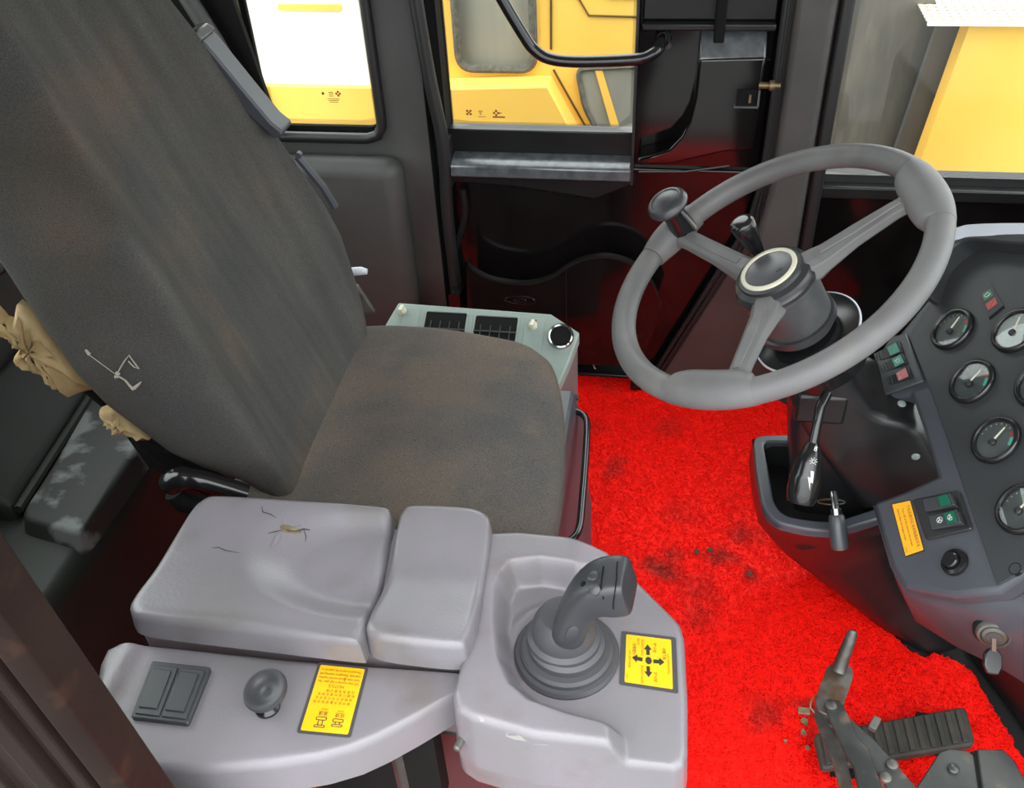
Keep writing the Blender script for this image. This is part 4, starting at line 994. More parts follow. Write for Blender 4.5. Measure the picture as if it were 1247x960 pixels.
# thumb-button seat and hole on the inner face
gb = BVHTree.FromPolygons([tuple(v) for v in mb.v], mb.f)
def on_grip(px, py, lift=.0):
    d = ray(px, py).normalized(); h = gb.ray_cast(CAM, d)
    return (h[0]-d*lift, h[1]) if h[0] is not None else (pz(px, py, .74), Vector((0, -1, 0)))
p, nn = on_grip(710, 711)
if nn.dot(FW) > 0: nn = -nn
mb = MB(); mb.lathe(p, nn, [(.0034, -.004), (.0034, .0006)], 14); mb.build('button_hole', 'blackmatte', joy)
for a, b in ((724, 718), (722, 702)):
    p, nn = on_grip(a, b)
    if nn.dot(FW) > 0: nn = -nn
    mb = MB(); mb.lathe(p, nn, [(.0075, -.004), (.0072, .001), (.0055, .0022)], 20); mb.build('thumb_button', 'grip', joy)
# head cap: the boxy end with a centre seam
p, nn = on_grip(748, 700)
sm = [on_grip(a, b, .0006)[0] for a, b in ((752, 684), (751, 697), (751, 704), (750, 712), (749, 720), (748, 728), (747, 735), (747, 742))]
mb = MB(); mb.tube(sm, .0008, 5); mb.build('head_seam', 'blackmatte', joy)
sm = [on_grip(a, b, .0008)[0] for a, b in ((735, 690), (733, 702), (732, 715), (735, 730))]
mb = MB(); mb.tube(sm, .0010, 5); mb.build('head_seam', 'blackmatte', joy)
p, nn = on_grip(697, 772)
if nn.dot(FW) > 0: nn = -nn
mb = MB(); up_ = Vector((.3, .1, 1)); u = (up_-nn*up_.dot(nn)).normalized(); w = nn.cross(u)
mb.loft([ell(p-nn*.003, u, w, .013, .008, 24), ell(p+nn*.0008, u, w, .0125, .0076, 24), ell(p+nn*.0014, u, w, .011, .0064, 24)]); mb.build('grip_badge', 'grip', joy)
# ================================================================== STEERING WHEEL
HUB = Vector((.147, 1.18, .924)); WN = Vector((-.494, -.115, .862)).normalized()
def onw(px, py, off=0): return onp(px, py, HUB+WN*off, WN)
wu = (onw(1100, 250)-HUB).normalized(); wv = WN.cross(wu).normalized()
RW = .230
def wp(a, r, h=0): return HUB+(wu*math.cos(a)+wv*math.sin(a))*r+WN*h
def wang(px, py):
    d = onw(px, py)-HUB; return math.atan2(d.dot(wv), d.dot(wu))
sw = thing('steering_wheel', HUB-WN*.1, 'grey three-spoke steering wheel with padded thumb grips and spinner knob', 'steering wheel')
A1, A2, A3 = wang(1110, 243), wang(838, 290), wang(897, 458)
def rim_arc(a0, a1, fn, n, closed=False):
    rings = []
    for i in range(n if closed else n+1):
        a = a0+(a1-a0)*i/n; rr, rh, off = fn(i/n)
        c = HUB+(wu*math.cos(a)+wv*math.sin(a))*(RW+off); e = (wu*math.cos(a)+wv*math.sin(a))
        rings.append([c+e*rr*math.cos(t)+WN*rh*math.sin(t) for t in [2*math.pi*k/20 for k in range(20)]])
    mb = MB(); mb.loft(rings, cap=not closed, closed=closed); return mb
rim_arc(0, 2*math.pi, lambda t: (.0185, .0175, 0), 120, True).build('rim', 'wheel', sw, smooth=60)
def grip_fn(t):
    k = max(0., 1-abs(2*t-1)**2.6)**.5
    return (.0188+.0105*k, .0180+.0045*k, -.0095*k)
for px0, px1 in (((812, 470), (930, 475)), ((1140, 195), (1160, 260))):
    a0, a1 = wang(*px0), wang(*px1)
    if a1-a0 > math.pi: a1 -= 2*math.pi
    if a0-a1 > math.pi: a1 += 2*math.pi
    if a1 < a0: a0, a1 = a1, a0
    m_ = (a0+a1)/2
    a0, a1 = m_-.29, m_+.29
    rim_arc(a0, a1, grip_fn, 28).build('thumb_grip', 'wheel', sw, smooth=60)
# spokes: flat-topped tapering arms with a groove, sloping down to the hub
def spoke(a, w0, w1, r1=.222):
    e = (wu*math.cos(a)+wv*math.sin(a)); s = WN.cross(e); rings = []
    for r, w, h, th in ((.040, w0, -.030, .020), (.060, w0, -.028, .018), (.075, w0*.92, -.025, .014), (.12, (w0+w1)/2*.9, -.014, .011), (.18, w1, -.004, .009), (r1, w1*1.1, .0, .009)):
        c = HUB+e*r+WN*h
        rings.append([c-s*w-WN*th*.4, c-s*w*.82+WN*th*.6, c-s*w*.45+WN*th, c+s*w*.45+WN*th, c+s*w*.82+WN*th*.6, c+s*w-WN*th*.4, c+s*w*.6-WN*th, c-s*w*.6-WN*th])
    mb = MB(); mb.loft(rings); o = mb.build('spoke', 'wheel', sw, smooth=30, bevel=.0015)
    rings = []
    for r, w, h in ((.072, w0*.25, -.0115), (.12, (w0+w1)/4*.9, -.0032), (.175, w1*.42, .0046), (.19, w1*.3, .0055)):
        c = HUB+e*r+WN*h; rings.append([c-s*w, c+s*w, c+s*w*.8+WN*.0018, c-s*w*.8+WN*.0018])
    mb = MB(); mb.loft(rings); mb.build('spoke_rib', 'wheel', o, smooth=30)
spoke(A1, .026, .016); spoke(A2, .022, .017); spoke(A3, .024, .016)
# spinner block and knob on the left spoke
rim_arc(A2-.20, A2+.24, lambda t: (.0195+.006*math.sin(math.pi*t), .0195+.006*math.sin(math.pi*t), -.002), 14).build('clamp_sleeve', 'wheel', sw, smooth=50)
kb = onw(830, 275, .012); kt = onp(812, 247, HUB+WN*.075, WN); kt2 = onp(812, 262, HUB+WN*.060, WN)
mb = MB(); mb.tube([kb-WN*.01, kb.lerp(kt, .3), kb.lerp(kt, .75)], [.021, .019, .015], 24); mb.build('spinner_stem', 'black', sw)
kax = (kt-kb).normalized().lerp(WN, .75).normalized()
mb = MB(); mb.lathe(kt-kax*.012, kax, [(.012, -.006), (.022, -.002), (.030, .003), (.0325, .008), (.031, .014), (.027, .018), (.0235, .019), (.022, .0175), (.018, .019), (.008, .021), (.002, .0215)], 48); mb.build('spinner_knob', 'grip', sw, label='black ringed spinner knob', smooth=40)
# hub
HB = HUB-WN*.018
mb = MB(); mb.lathe(HB, WN, [(.050, -.105), (.053, -.10), (.055, -.045), (.056, -.02), (.058, -.018), (.0585, -.006), (.055, -.002), (.0545, .004), (.047, .008), (.0465, .013), (.041, .0155)], 64); mb.build('hub', 'hub', sw, smooth=30)
mb = MB(); mb.lathe(HB, WN, [(.0588, -.012), (.0592, -.006), (.056, -.0015), (.055, .0045), (.0475, .0085), (.0468, .0135)], 64, cap=False); mb.build('hub_collar', 'hubdark', sw, smooth=30)
mb = MB(); mb.lathe(HB, WN, [(.0415, .013), (.0415, .017), (.040, .0185), (.0355, .0185), (.0345, .016)], 64, cap=False); mb.build('hub_ring', 'ivory', sw, label='ivory ring', smooth=50)
mb = MB(); mb.lathe(HB, WN, [(.0352, .014), (.0348, .0165), (.025, .0185), (.012, .0193), (.002, .0195)], 48); mb.build('hub_cap', 'hubface', sw, smooth=60)
p = onw(948, 328, .001); ex = (onw(958, 324, .001)-p).normalized(); ey = WN.cross(ex)
mb = MB()
mb.prism([p+ex*a+ey*b for a, b in ((-.004, -.003), (.003, -.003), (.005, .0), (.003, .003), (-.002, .003), (-.001, 0))], WN*.0007); mb.build('horn_mark', 'switchdark', sw, smooth=0)

# ================================================================== STEERING COLUMN
FWD = (Vector((1, 0, 0))-WN*WN.x).normalized(); SID = WN.cross(FWD).normalized()     # SID points to the far side
def ca(t, f=0, s=0): return HUB-WN*t+FWD*f+SID*s
colm = thing('column_housing', ca(.62), 'black steering column rising from the dash pedestal to the wheel', 'steering column')
mb = MB(); mb.lathe(ca(.10), -WN, [(.052, .0), (.058, .002), (.0585, .012), (.052, .014)], 48); mb.build('column_bearing', 'hubdark', colm)
o_ = ca(.132, .004, .0)
mb = MB(); mb.lathe(o_, -WN, [(.050, -.001), (.078, .004), (.0805, .007), (.0805, .012), (.074, .016), (.070, .07)], 56); mb.build('column_collar', 'black', colm, smooth=35)
mb = MB(); mb.tube(ell(o_-WN*.006, FWD, SID, .0795, .0795, 48), .0018, 6, closed=True); mb.build('collar_edge', 'dashtop', colm)
def csec(t, f0, f1, s0, s1, r=.02): return round_poly([ca(t, f0, s0), ca(t, f1, s0), ca(t, f1, s1), ca(t, f0, s1)], r, 4)
mb = MB(); mb.loft([csec(.16, -.05, .045, -.055, .055, .03), csec(.22, -.058, .048, -.066, .06, .025), csec(.27, -.058, .052, -.072, .06, .02), csec(.295, -.056, .070, -.076, .06, .02), csec(.315, -.054, .098, -.080, .06, .02), csec(.335, -.05, .108, -.084, .06, .02), csec(.44, -.04, .112, -.090, .06, .02), csec(.47, -.04, .112, -.090, .06, .02)]); mb.build('column_shroud', 'blackmid', colm, smooth=40)
cbv = BVHTree.FromPolygons([tuple(v) for v in mb.v], mb.f)
mb = MB(); mb.loft([csec(.22, -.05, .03, -.055, .05, .03), csec(.27, -.078, .03, -.064, .06, .03), csec(.36, -.112, .04, -.070, .07, .03), csec(.5, -.165, .06, -.075, .07, .03), csec(.57, -.19, .06, -.075, .07, .03)]); mb.build('lower_shroud', 'blackmid', colm, smooth=40)
cbv2 = BVHTree.FromPolygons([tuple(v) for v in mb.v], mb.f)
mb = MB(); mb.box((onp(1000, 500, ca(.2, 0, -.07), -SID)+SID*.008), (.075, .02, .055)); mb.build('stalk_housing', 'blackmid', colm, bevel=.006)
for a, b in ((1098, 492), (1115, 556)):
    d = ray(a, b).normalized(); h = cbv.ray_cast(CAM, d)
    if h[0] is not None:
        nn = h[1] if h[1].dot(FW) < 0 else -h[1]
        mb = MB(); mb.lathe(h[0], nn, [(.007, -.002), (.006, .002), (.003, .003)], 16); mb.build('shroud_screw', 'vent', colm)
# light stalk
r0 = pyy(999, 496, 1.095); r1 = pyy(990, 542, 1.06); r2 = pyy(974, 614, 1.01)
sk = thing('indicator_stalk', r0, 'glossy black light stalk hanging from the near side of column', 'stalk')
mb = MB(); mb.tube([r0+Vector((.01, .02, .01)), r0, r0.lerp(r1, .5), r1], [.0075, .0075, .007, .0075], 16); mb.build('stalk_arm', 'black', sk)
dk_ = (r2-r1)
mb = MB(); mb.tube([r1+dk_*t for t in (-.04, .02, .12, .30, .50, .52, .55, .8, .93, .97)], [.0085, .011, .0150, .0195, .0225, .0230, .0230, .0225, .0205, .0190], 28); mb.build('stalk_grip', 'black', sk, smooth=40)
mb = MB(); mb.tube([r1+dk_*t for t in (.955, .975, .985)], [.0195, .0185, .015], 24); mb.build('stalk_end', 'hubdark', sk)
def icon_on(px, py, txt, h):
    c = onp(px, py, r1+dk_*.4-FW*.021, -FW); d = (r2-r1).normalized()
    nn = (-FW-d*(-FW).dot(d)).normalized()
    ax_ = (r1+d*((c-r1).dot(d)))
    c = ax_+nn*.0145
    s_ = d.cross(nn)
    text_mesh('stalk_symbol', txt, c, s_ if s_.dot(RT) > 0 else -s_, nn.cross(s_ if s_.dot(RT) > 0 else -s_), h, 'white', sk, lift=.0012)
icon_on(982, 545, '8', .010)
for t, kind in ((.24, 'sun'),):
    d = dk_.normalized(); nn = (-FW-d*(-FW).dot(d)).normalized(); s_ = d.cross(nn)
    c = r1+dk_*t+nn*.0185
    mb = MB(); mb.tube(ell(c, s_, d, .0025, .0025, 12), .0005, 4, closed=True)
    for k in range(8):
        a = k*math.pi/4; v = s_*math.cos(a)+d*math.sin(a); mb.tube([c+v*.0036, c+v*.0058], .0005, 4)
    mb.build('stalk_symbol', 'white', sk, kind='stuff')
    c = r1+dk_*.55+nn*.0233
    mb = MB(); mb.prism([c+s_*a+d*b for a, b in ((-.002, -.014), (.003, -.014), (.001, -.004), (.005, -.005), (-.002, .014), (0, .002), (-.004, .003))], nn*.0006); mb.build('stalk_symbol', 'white', sk)
# knob-topped lever beyond the hub
g0 = pyy(938, 328, 1.255); g1 = pyy(923, 307, 1.255); g2 = pyy(902, 270, 1.25)
gl_ = thing('gear_lever', g0, 'short lever with tapered black knob beyond the wheel hub', 'lever')
mb = MB(); mb.tube([g0+(g0-g1)*1.2, g0, g1], .0052, 12); mb.build('lever_rod', 'chrome', gl_, label='bright steel rod')
mb = MB(); dd = g2-g1; mb.tube([g1-dd*.05, g1, g1+dd*.3, g1+dd*.75, g1+dd*.93, g2, g2+dd*.03], [.0085, .0095, .0125, .0175, .0185, .0165, .011], 24); mb.build('lever_knob', 'black', gl_, smooth=50)
# tilt lever
t0_ = pyy(1016, 608, 1.095); t1_ = pyy(1018, 622, 1.075); t2_ = pyy(1023, 668, 1.04)
tl = thing('tilt_lever', t0_, 'short column tilt lever with worn black rubber grip', 'lever')
mb = MB(); mb.tube([t0_+Vector((.0, .012, .0)), t0_, t1_], .006, 12); mb.lathe(t1_, t2_-t1_, [(.0085, -.004), (.0085, .008)], 16); mb.build('lever_rod', 'chrome', tl, label='bright threaded rod')
mb = MB(); mb.tube([t1_.lerp(t2_, q) for q in (.1, .15, .5, .9, 1.)], [.0095, .012, .0135, .0142, .0128], 18); mb.build('lever_grip', 'switch', tl, smooth=40)
mb = MB(); mb.lathe(t2_, t2_-t1_, [(.0115, -.001), (.011, .0012)], 16); mb.build('grip_end', 'brass', tl)

# ================================================================== DASHBOARD
DN = Vector((-.76, -.15, .63)).normalized(); D0 = pz(1160, 402, .80)
def dp(px, py, off=0): return onp(px, py, D0+DN*off, DN)
das = thing('dashboard', dp(1150, 560, -.3), 'dark grey instrument dashboard with round gauges and rocker switches', 'dashboard')
hp_ = [(1062, 612), (1100, 598), (1140, 580), (1122, 520), (1108, 480), (1074, 486), (1058, 450), (1095, 405), (1140, 350), (1158, 312), (1176, 296), (1247, 290), (1340, 290), (1345, 690), (1247, 700), (1216, 721), (1160, 727), (1100, 716), (1085, 692)]
mb = MB(); mb.prism([dp(a, b) for a, b in hp_], -DN*.035); mb.build('panel_body', 'dash', das, bevel=.008, seg=3)
# apron below the panel
top_e = [(1063, 616), (1084, 690), (1098, 714), (1160, 727), (1216, 722), (1247, 702), (1345, 692)]
low_e = [(1088, 652), (1094, 715), (1115, 757), (1168, 790), (1215, 812), (1247, 832), (1345, 900)]
te = [dp(a, b, -.02) for a, b in top_e]
mid = [dp(a, b, -.055) for a, b in [(1066, 622), (1088, 698), (1104, 728), (1162, 750), (1214, 756), (1250, 748), (1345, 740)]]
le = [dp(a, b, -.17) for a, b in low_e]
back = lambda L, d: [p-DN*d for p in L]
mb = MB()
rings = [te, mid, le]
vs = [p for r in rings for p in r]; m_ = len(te)
fs = []
for k in range(2):
    for i in range(m_-1): fs.append((k*m_+i, k*m_+i+1, (k+1)*m_+i+1, (k+1)*m_+i))
mb.add(vs, fs); abv = BVHTree.FromPolygons([tuple(v) for v in vs], fs); mb.build('apron', 'dash', das, smooth=60, solid=.006)
# side wall facing the driver, below the left edge
# black gauge panel
gp_ = [(1108, 412), (1140, 360), (1160, 325), (1185, 308), (1215, 304), (1340, 304), (1345, 686), (1247, 697), (1216, 714), (1190, 640), (1160, 550), (1135, 478)]
mb = MB(); mb.prism([dp(a, b, .0005) for a, b in gp_], DN*.003); mb.build('gauge_panel', 'dashblack', das, bevel=.001)
# cowl over the gauges
def arch(P, off): return [dp(a, b, off) for a, b in P]
ao = catmull(arch([(1136, 372), (1150, 332), (1166, 306), (1190, 293), (1247, 291), (1345, 292)], 0), 6); ai = catmull(arch([(1146, 372), (1158, 338), (1176, 318), (1198, 308), (1247, 312), (1345, 320)], 0), 6)
mb = MB(); mb.loft([[a, b, b+DN*.038, a+DN*.045] for a, b in zip(ao, ai)]); mb.build('gauge_cowl', 'dashblack', das, smooth=40, bevel=.003)
wt = catmull(arch([(1168, 292), (1182, 288), (1196, 285), (1247, 284), (1345, 286)], .02), 6)
mb = MB(); mb.loft([[p, p-UP*.018+DN*.0, p-UP*.018-DN*.014, p-DN*.014] for p in [dp(0, 0)*0+q+DN*.028 for q in wt]]); mb.build('pale_hood_edge', 'dashtop', das, smooth=40, label='pale grey hood edge')
# gauges
DU = (UP-DN*UP.dot(DN)).normalized(); DR = DU.cross(DN).normalized()
def gauge(px, py, nd, face='gaugeface', arcs=True):
    c = dp(px, py, .0035)
    mb = MB(); mb.lathe(c, DN, [(.0335, -.002), (.0345, .003), (.0335, .007), (.031, .0085), (.0285, .008), (.027, .005), (.0265, .003)], 56, cap=False); g_ = mb.build('gauge', 'black', das, smooth=50)
    mb = MB(); mb.lathe(c, DN, [(.0270, .0005), (.0270, .0025)], 48); mb.build('gauge_face', face, g_)
    def gpnt(a, r, h): return c+(DR*math.cos(a)+DU*math.sin(a))*r+DN*h
    mb = MB(); a = nd; q = gpnt(a, .020, .0055); b0_ = gpnt(a+math.pi, .004, .0055); s_ = (q-b0_).normalized().cross(DN)
    mb.prism([b0_+s_*.0014, b0_-s_*.0014, q-s_*.0008, q+s_*.0008], DN*.001); mb.build('needle', 'ivory', g_, label='pale needle')
    mb = MB(); mb.lathe(c-DU*.004-DR*.002, DN, [(.005, .003), (.005, .007), (.003, .0085)], 18); mb.build('needle_boss', 'switchdark', g_)
    if arcs:
        for a0, a1, m in ((.25, .62, 'redlens'), (-.30, .22, 'teal')):
            n = 8; L = [gpnt(a0+(a1-a0)*k/n, .0245, .003) for k in range(n+1)]+[gpnt(a1+(a0-a1)*k/n, .0200, .003) for k in range(n+1)]
            mb = MB(); mb.prism(L, DN*.0005); mb.build('scale_arc', m, g_, smooth=0)
    for k in range(7):
        a = math.pi*.15+k*.32+.4
        mb = MB(); s0 = gpnt(a, .0245, .003); s1 = gpnt(a, .0225, .003); mb.tube([s0, s1], .0005, 4); mb.build('scale_tick', 'white', g_, smooth=0)
    mb = MB(); mb.lathe(c, DN, [(.0272, .0055), (.0272, .0060)], 40); mb.build('gauge_lens', 'lens', g_)
gauge(1161, 402, 1.15); gauge(1238, 404, 1.45, 'gaugepale', False); gauge(1185, 466, 1.0); gauge(1214, 537, 1.05); gauge(1246, 621, 1.0); gauge(1268, 470, 1.0); gauge(1297, 545, 1.1)
def dquad(L, off, th, nm, m, par, bevel=0, rr=0):
    P = [dp(a, b, off) for a, b in L]
    if rr: P = round_poly(P, rr)
    mb = MB(); mb.prism(P, DN*th); return mb.build(nm, m, par, bevel=bevel, smooth=0 if not bevel else 40)
# warning lamps
wl_ = dquad([(1194, 364), (1207, 346), (1223, 372), (1204, 387)], .0035, .001, 'warning_lamp', 'switchdark', das)
dquad([(1196, 358), (1206, 352), (1210, 360), (1199, 367)], .0046, .0006, 'green_lens', 'green', wl_)
dquad([(1200, 371), (1212, 362), (1215, 370), (1204, 378)], .0046, .0006, 'red_lens', 'redlens', wl_)
mb = MB(); mb.tube([dp(a, b, .0055) for a, b in ((1198, 361), (1203, 356), (1206, 358), (1201, 362))], .0006, 4, closed=True); mb.build('lamp_symbol', 'white', wl_)
mb = MB(); mb.tube([dp(a, b, .0055) for a, b in ((1204, 373), (1208, 367), (1208, 374), (1212, 367))], .0006, 4); mb.build('lamp_symbol', 'pinklens', wl_)
mb = MB(); mb.tube([dp(1205, 389, .004), dp(1223, 374, .004)], .0012, 5); mb.build('lamp_edge', 'blackmatte', wl_)
# upper rocker block
sb = dquad([(1062, 452), (1076, 484), (1127, 466), (1106, 408), (1088, 412)], .002, .006, 'switch_block', 'switch', das, bevel=.002)
def rocker(L, lens, lm, par, sym=None, h0=.007, h1=.016, m='switchdark'):
    a, b, c, d = [dp(x, y, .006) for x, y in L]    # a,b left/right upper edge, c,d right/left lower edge
    mb = MB(); n = 6; rings = []
    for k in range(n+1):
        t = k/n; h = h0*(.25+.75*t**1.5); u = a.lerp(b, t); w = d.lerp(c, t)
        rings.append([u, u+DN*h, w+DN*h, w])
    mb.loft(rings); r_ = mb.build('rocker_switch', m, par, bevel=.0012)
    t0, t1 = lens
    hh = lambda t: h0*(.25+.75*t**1.5)+.0004
    q = lambda t, v: a.lerp(b, t).lerp(d.lerp(c, t), v)+DN*hh(t)
    mb = MB(); mb.prism([q(t0, .1), q(t1, .1), q(t1, .9), q(t0, .9)], DN*.0006); mb.build('switch_lens', lm, r_, smooth=0)
    for t in (.06, .16, .26):
        if sym and 'rib' in sym:
            mb = MB(); mb.tube([q(t, .1), q(t, .9)], .0012, 5); mb.build('grip_rib', 'switch', r_)
    if sym and 'tri' in sym:
        tm = (t0+t1)/2; dt = (t1-t0)*.3
        mb = MB(); mb.tube([q(tm-dt, .25)+DN*.0006, q(tm+dt, .5)+DN*.0006, q(tm-dt, .75)+DN*.0006], .0006, 4, closed=True); mb.build('switch_symbol', 'white', r_)
    if sym and 'ring' in sym:
        tm = (t0+t1)/2
        c_ = q(tm, .5)+DN*.0008; mb = MB(); mb.tube(ell(c_, DR, DU, .0035, .0035, 12), .0006, 4, closed=True); mb.tube([c_-DR*.006, c_-DR*.0036], .0006, 4); mb.build('switch_symbol', 'white', r_, kind='stuff')
    if sym and 'fan' in sym:
        for tm in (t0-.2, (t0+t1)/2):
            c_ = q(tm, .5)+DN*.0009; mb = MB(); mb.tube(ell(c_, DR, DU, .0042, .0042, 14), .0004, 4, closed=True)
            for k in range(3):
                an = k*2.09; v = DR*math.cos(an)+DU*math.sin(an); mb.tube([c_+v*.0008, c_+v*.003], .0009, 4)
            mb.build('switch_symbol', 'white', r_, kind='stuff')
    return r_
rocker([(1064, 432), (1097, 417), (1103, 431), (1068, 442)], (.55, .92), 'greenlit', das, 'rib')
rocker([(1071, 446), (1102, 432), (1108, 444), (1075, 456)], (.55, .92), 'greenlit', das, 'rib ring')
rocker([(1077, 462), (1109, 448), (1114, 461), (1080, 472)], (.50, .90), 'pinklens', das, 'rib tri')
# lower rocker pair
sb2 = dquad([(1112, 610), (1170, 598), (1186, 646), (1129, 659)], .001, .004, 'switch_frame', 'switchdark', das, bevel=.002, rr=.006)
rocker([(1124, 609), (1162, 604), (1168, 619), (1128, 624)], (.56, .93), 'green', das, None, h0=.011, m='switch')
rocker([(1131, 629), (1170, 624), (1176, 640), (1136, 646)], (.56, .93), 'green', das, 'fan', h0=.011, m='switch')
# round push button
pb = dp(1164, 686, .0)
mb = MB(); mb.lathe(pb, DN, [(.0175, -.002), (.0185, .003), (.017, .007), (.0125, .0085), (.0115, .006), (.0105, .006), (.0105, .013), (.009, .0145)], 40); mb.build('push_button', 'black', das, smooth=40)
sb_ = dp(1238, 694, .0); mb = MB(); mb.lathe(sb_, DN, [(.009, .0), (.009, .003), (.007, .004), (.0065, .001)], 20); mb.build('blank_plug', 'blackmatte', das)
for a, b in ((1246, 358), (1130, 440), (1205, 440)): pass
# dash sticker
st3, q = sticker(das, [dp(a, b, .0005) for a, b in [(1086, 614), (1109, 609), (1126, 671), (1103, 679)]], 'orange', .03, DN*.0006, m_border='ink', rr=.001)
for t, u, h, mu, m in (('下车后请切记 关闭电源总开关', .80, .0058, .84, 'ink'), ('Turn off of the battery disconnect', .50, .0046, .86, 'ink'), ('switch after the engine stops', .24, .0046, .72, 'ink')):
    qtext(q, st3, t, u, .5 if u > .3 else .42, h, mu, m, rot=90)
qtext(q, st3, 'D-016', .12, .90, .0034, .15, 'ink', rot=90)
# black pedestal with the open tub round the column
zt_ = .50
rimpx = [(916, 529), (933, 534), (951, 540), (955, 530), (1000, 470), (1075, 470), (1110, 540), (1110, 640), (1064, 634), (1022, 646), (985, 643), (948, 634), (930, 612)]
ro = [pz(917, 530, zt_), pz(921, 575, zt_), pz(929, 618, zt_), pz(945, 636, zt_), pz(985, 645, zt_), pz(1020, 647, zt_), pz(1070, 632, zt_), pz(1150, 600, zt_), pz(1160, 535, zt_), pz(1060, 527, zt_), pz(960, 529, zt_)]
NLz = [pz(945, 640, .5), pz(938, 655, .36), pz(965, 685, .22), pz(1040, 740, .08), pz(1098, 785, 0)]
cc_ = sum(ro, Vector())/len(ro)
ri = [p+(cc_-p).normalized()*.022 for p in ro]
pd_ = thing('dash_pedestal', (cc_.x, cc_.y, 0), 'black floor pedestal with open tray around steering column foot', 'pedestal')
mb = MB(); ringplate(mb, round_poly(ro, .02, 4), round_poly(ri, .016, 4), (0, 0, -.02)); mb.build('tray_rim', 'dash', pd_, bevel=.004, seg=3)
def pring(k):
    n0 = NLz[0]; d = NLz[k]-n0
    out = []
    for p in ro:
        w = max(0., min(1., 1-((p-ro[3]).length)/.55))
        q_ = p+Vector((d.x, d.y, 0))*(w**.6); q_.z = NLz[k].z if k else zt_-.01
        out.append(q_)
    return out
mb = MB(); mb.loft([pring(4), pring(3), pring(2), pring(1), pring(0)], cap=False); mb.build('pedestal_body', 'blackmid', pd_, smooth=60)
mb = MB(); mb.loft([[Vector((p.x, p.y, zt_-.012)) for p in ri], [Vector((p.x, p.y, zt_-.05))+Vector(((cc_-p).x, (cc_-p).y, 0)).normalized()*.012 for p in ri]], cap=True)
mb.f = [f for f in mb.f if not (len(f) == len(ri) and min(f) == 0)]; mb.mi = mb.mi[:len(mb.f)]
mb.build('tray_well', 'blackmatte', pd_)
_h = cbv2.ray_cast(CAM, ray(1012, 611).normalized()); _n = (_h[1] if _h[1].dot(FW) < 0 else -_h[1]) if _h[0] is not None else -FW; _c = _h[0] if _h[0] is not None else pyy(1012, 611, 1.115)
_u = _n.cross(UP).normalized(); _w = _n.cross(_u)
mb = MB(); mb.tube(ell(_c+_n*.001, _u, _w, .022, .007, 20), .0015, 5, closed=True); mb.build('lever_slot', 'steel', colm)
# front bulkhead under the dash
mb = MB(); mb.loft([[pz(1172, 797, z_*0)+Vector((0, 0, z_)), pz(1225, 868, 0)+Vector((0, 0, z_)), pz(1275, 940, 0)+Vector((0, 0, z_)), Vector((1.15, .9, z_)), Vector((1.15, 1.6, z_)), Vector((.68, 1.6, z_))] for z_ in (0., .35, .60)]); mb.build('bulkhead', 'blackmid', das, bevel=.02)
# ignition lock and key
_h = abv.ray_cast(CAM, ray(1211, 769).normalized()); ip = _h[0] if _h[0] is not None else dp(1211, 769, -.12)
inn_ = ((_h[1] if _h[1].dot(FW) < 0 else -_h[1])*.6-FW*.5).normalized()
ig = thing('ignition_lock', ip, 'round grey ignition lock on lower dash apron', 'lock')
mb = MB(); mb.lathe(ip, inn_, [(.026, -.03), (.026, .002), (.024, .004)], 40); mb.build('lock_recess', 'blackmatte', ig)
mb = MB(); mb.lathe(ip, inn_, [(.0215, -.01), (.0225, .006), (.020, .010), (.017, .0105), (.0155, .008), (.0145, .011), (.011, .012)], 40); mb.build('lock_bezel', 'steel', ig, smooth=40)
mb = MB(); mb.lathe(ip, inn_, [(.010, .011), (.0095, .0135)], 24); mb.build('lock_barrel', 'kick', ig)
kd = pz(1207, 800, 0)-pz(1210, 775, 0); kz = inn_
k0 = ip+inn_*.012
ky = thing('ignition_key', k0, 'black headed key hanging in the ignition lock', 'key')
mb = MB(); s_ = inn_.cross(UP).normalized(); kdir = (inn_*.45-UP*.9).normalized()
mb.prism([k0-s_*.0025, k0+s_*.0025, k0+s_*.0025+kdir*.016, k0-s_*.0025+kdir*.016], inn_*.002); mb.build('key_blade', 'steel', ky)
kb_ = k0+kdir*.014
mb = MB(); kn_ = kdir.cross(s_).normalized(); fl_ = (s_*.5+kn_*.85).normalized(); wd_ = kdir.cross(fl_).normalized()
mb.prism([kb_+wd_*a+kdir*b for a, b in ((-.006, 0), (.006, 0), (.0115, .007), (.012, .022), (.007, .032), (-.007, .032), (-.012, .022), (-.0115, .007))], fl_*.007); mb.build('key_head', 'black', ky, bevel=.002)

# ================================================================== PEDALS AND LINKAGE
tq = [pz(991, 893, .05), pz(1176, 860, .085), pz(1189, 906, .085), pz(1001, 937, .05)]
gpd = thing('accelerator_pedal', (tq[0]+tq[2])/2*1.0-Vector((0, 0, .05)), 'ribbed black rubber accelerator pedal lying on the red mat', 'pedal')
tq = round_poly(tq, .012, 4)
nrm = Vector((-.1, -.05, 1)).normalized()
mb = MB(); mb.prism([p-Vector((0, 0, .018)) for p in tq], (0, 0, .018)); mb.build('tread_plate', 'pedal', gpd, bevel=.004, seg=2)
q4 = [pz(991, 893, .05), pz(1176, 860, .085), pz(1189, 906, .085), pz(1001, 937, .05)]
for k in range(14):
    u = .035+k*.068
    mb = MB(); mb.prism([p for p in sub_quad(q4, u, u+.036, .08, .92)], (0, 0, .005)); mb.build('tread_rib', 'pedal', gpd, bevel=.0015)
mb = MB(); mb.box((q4[1].lerp(q4[2], .5)+Vector((-.06, 0, -.052))), (.05, .05, .07)); mb.build('pedal_stand', 'blackmatte', gpd)
mb = MB(); mb.box((q4[0].lerp(q4[3], .5)+Vector((.05, 0, -.03))), (.05, .05, .03)); mb.build('pedal_hinge', 'blackmatte', gpd)
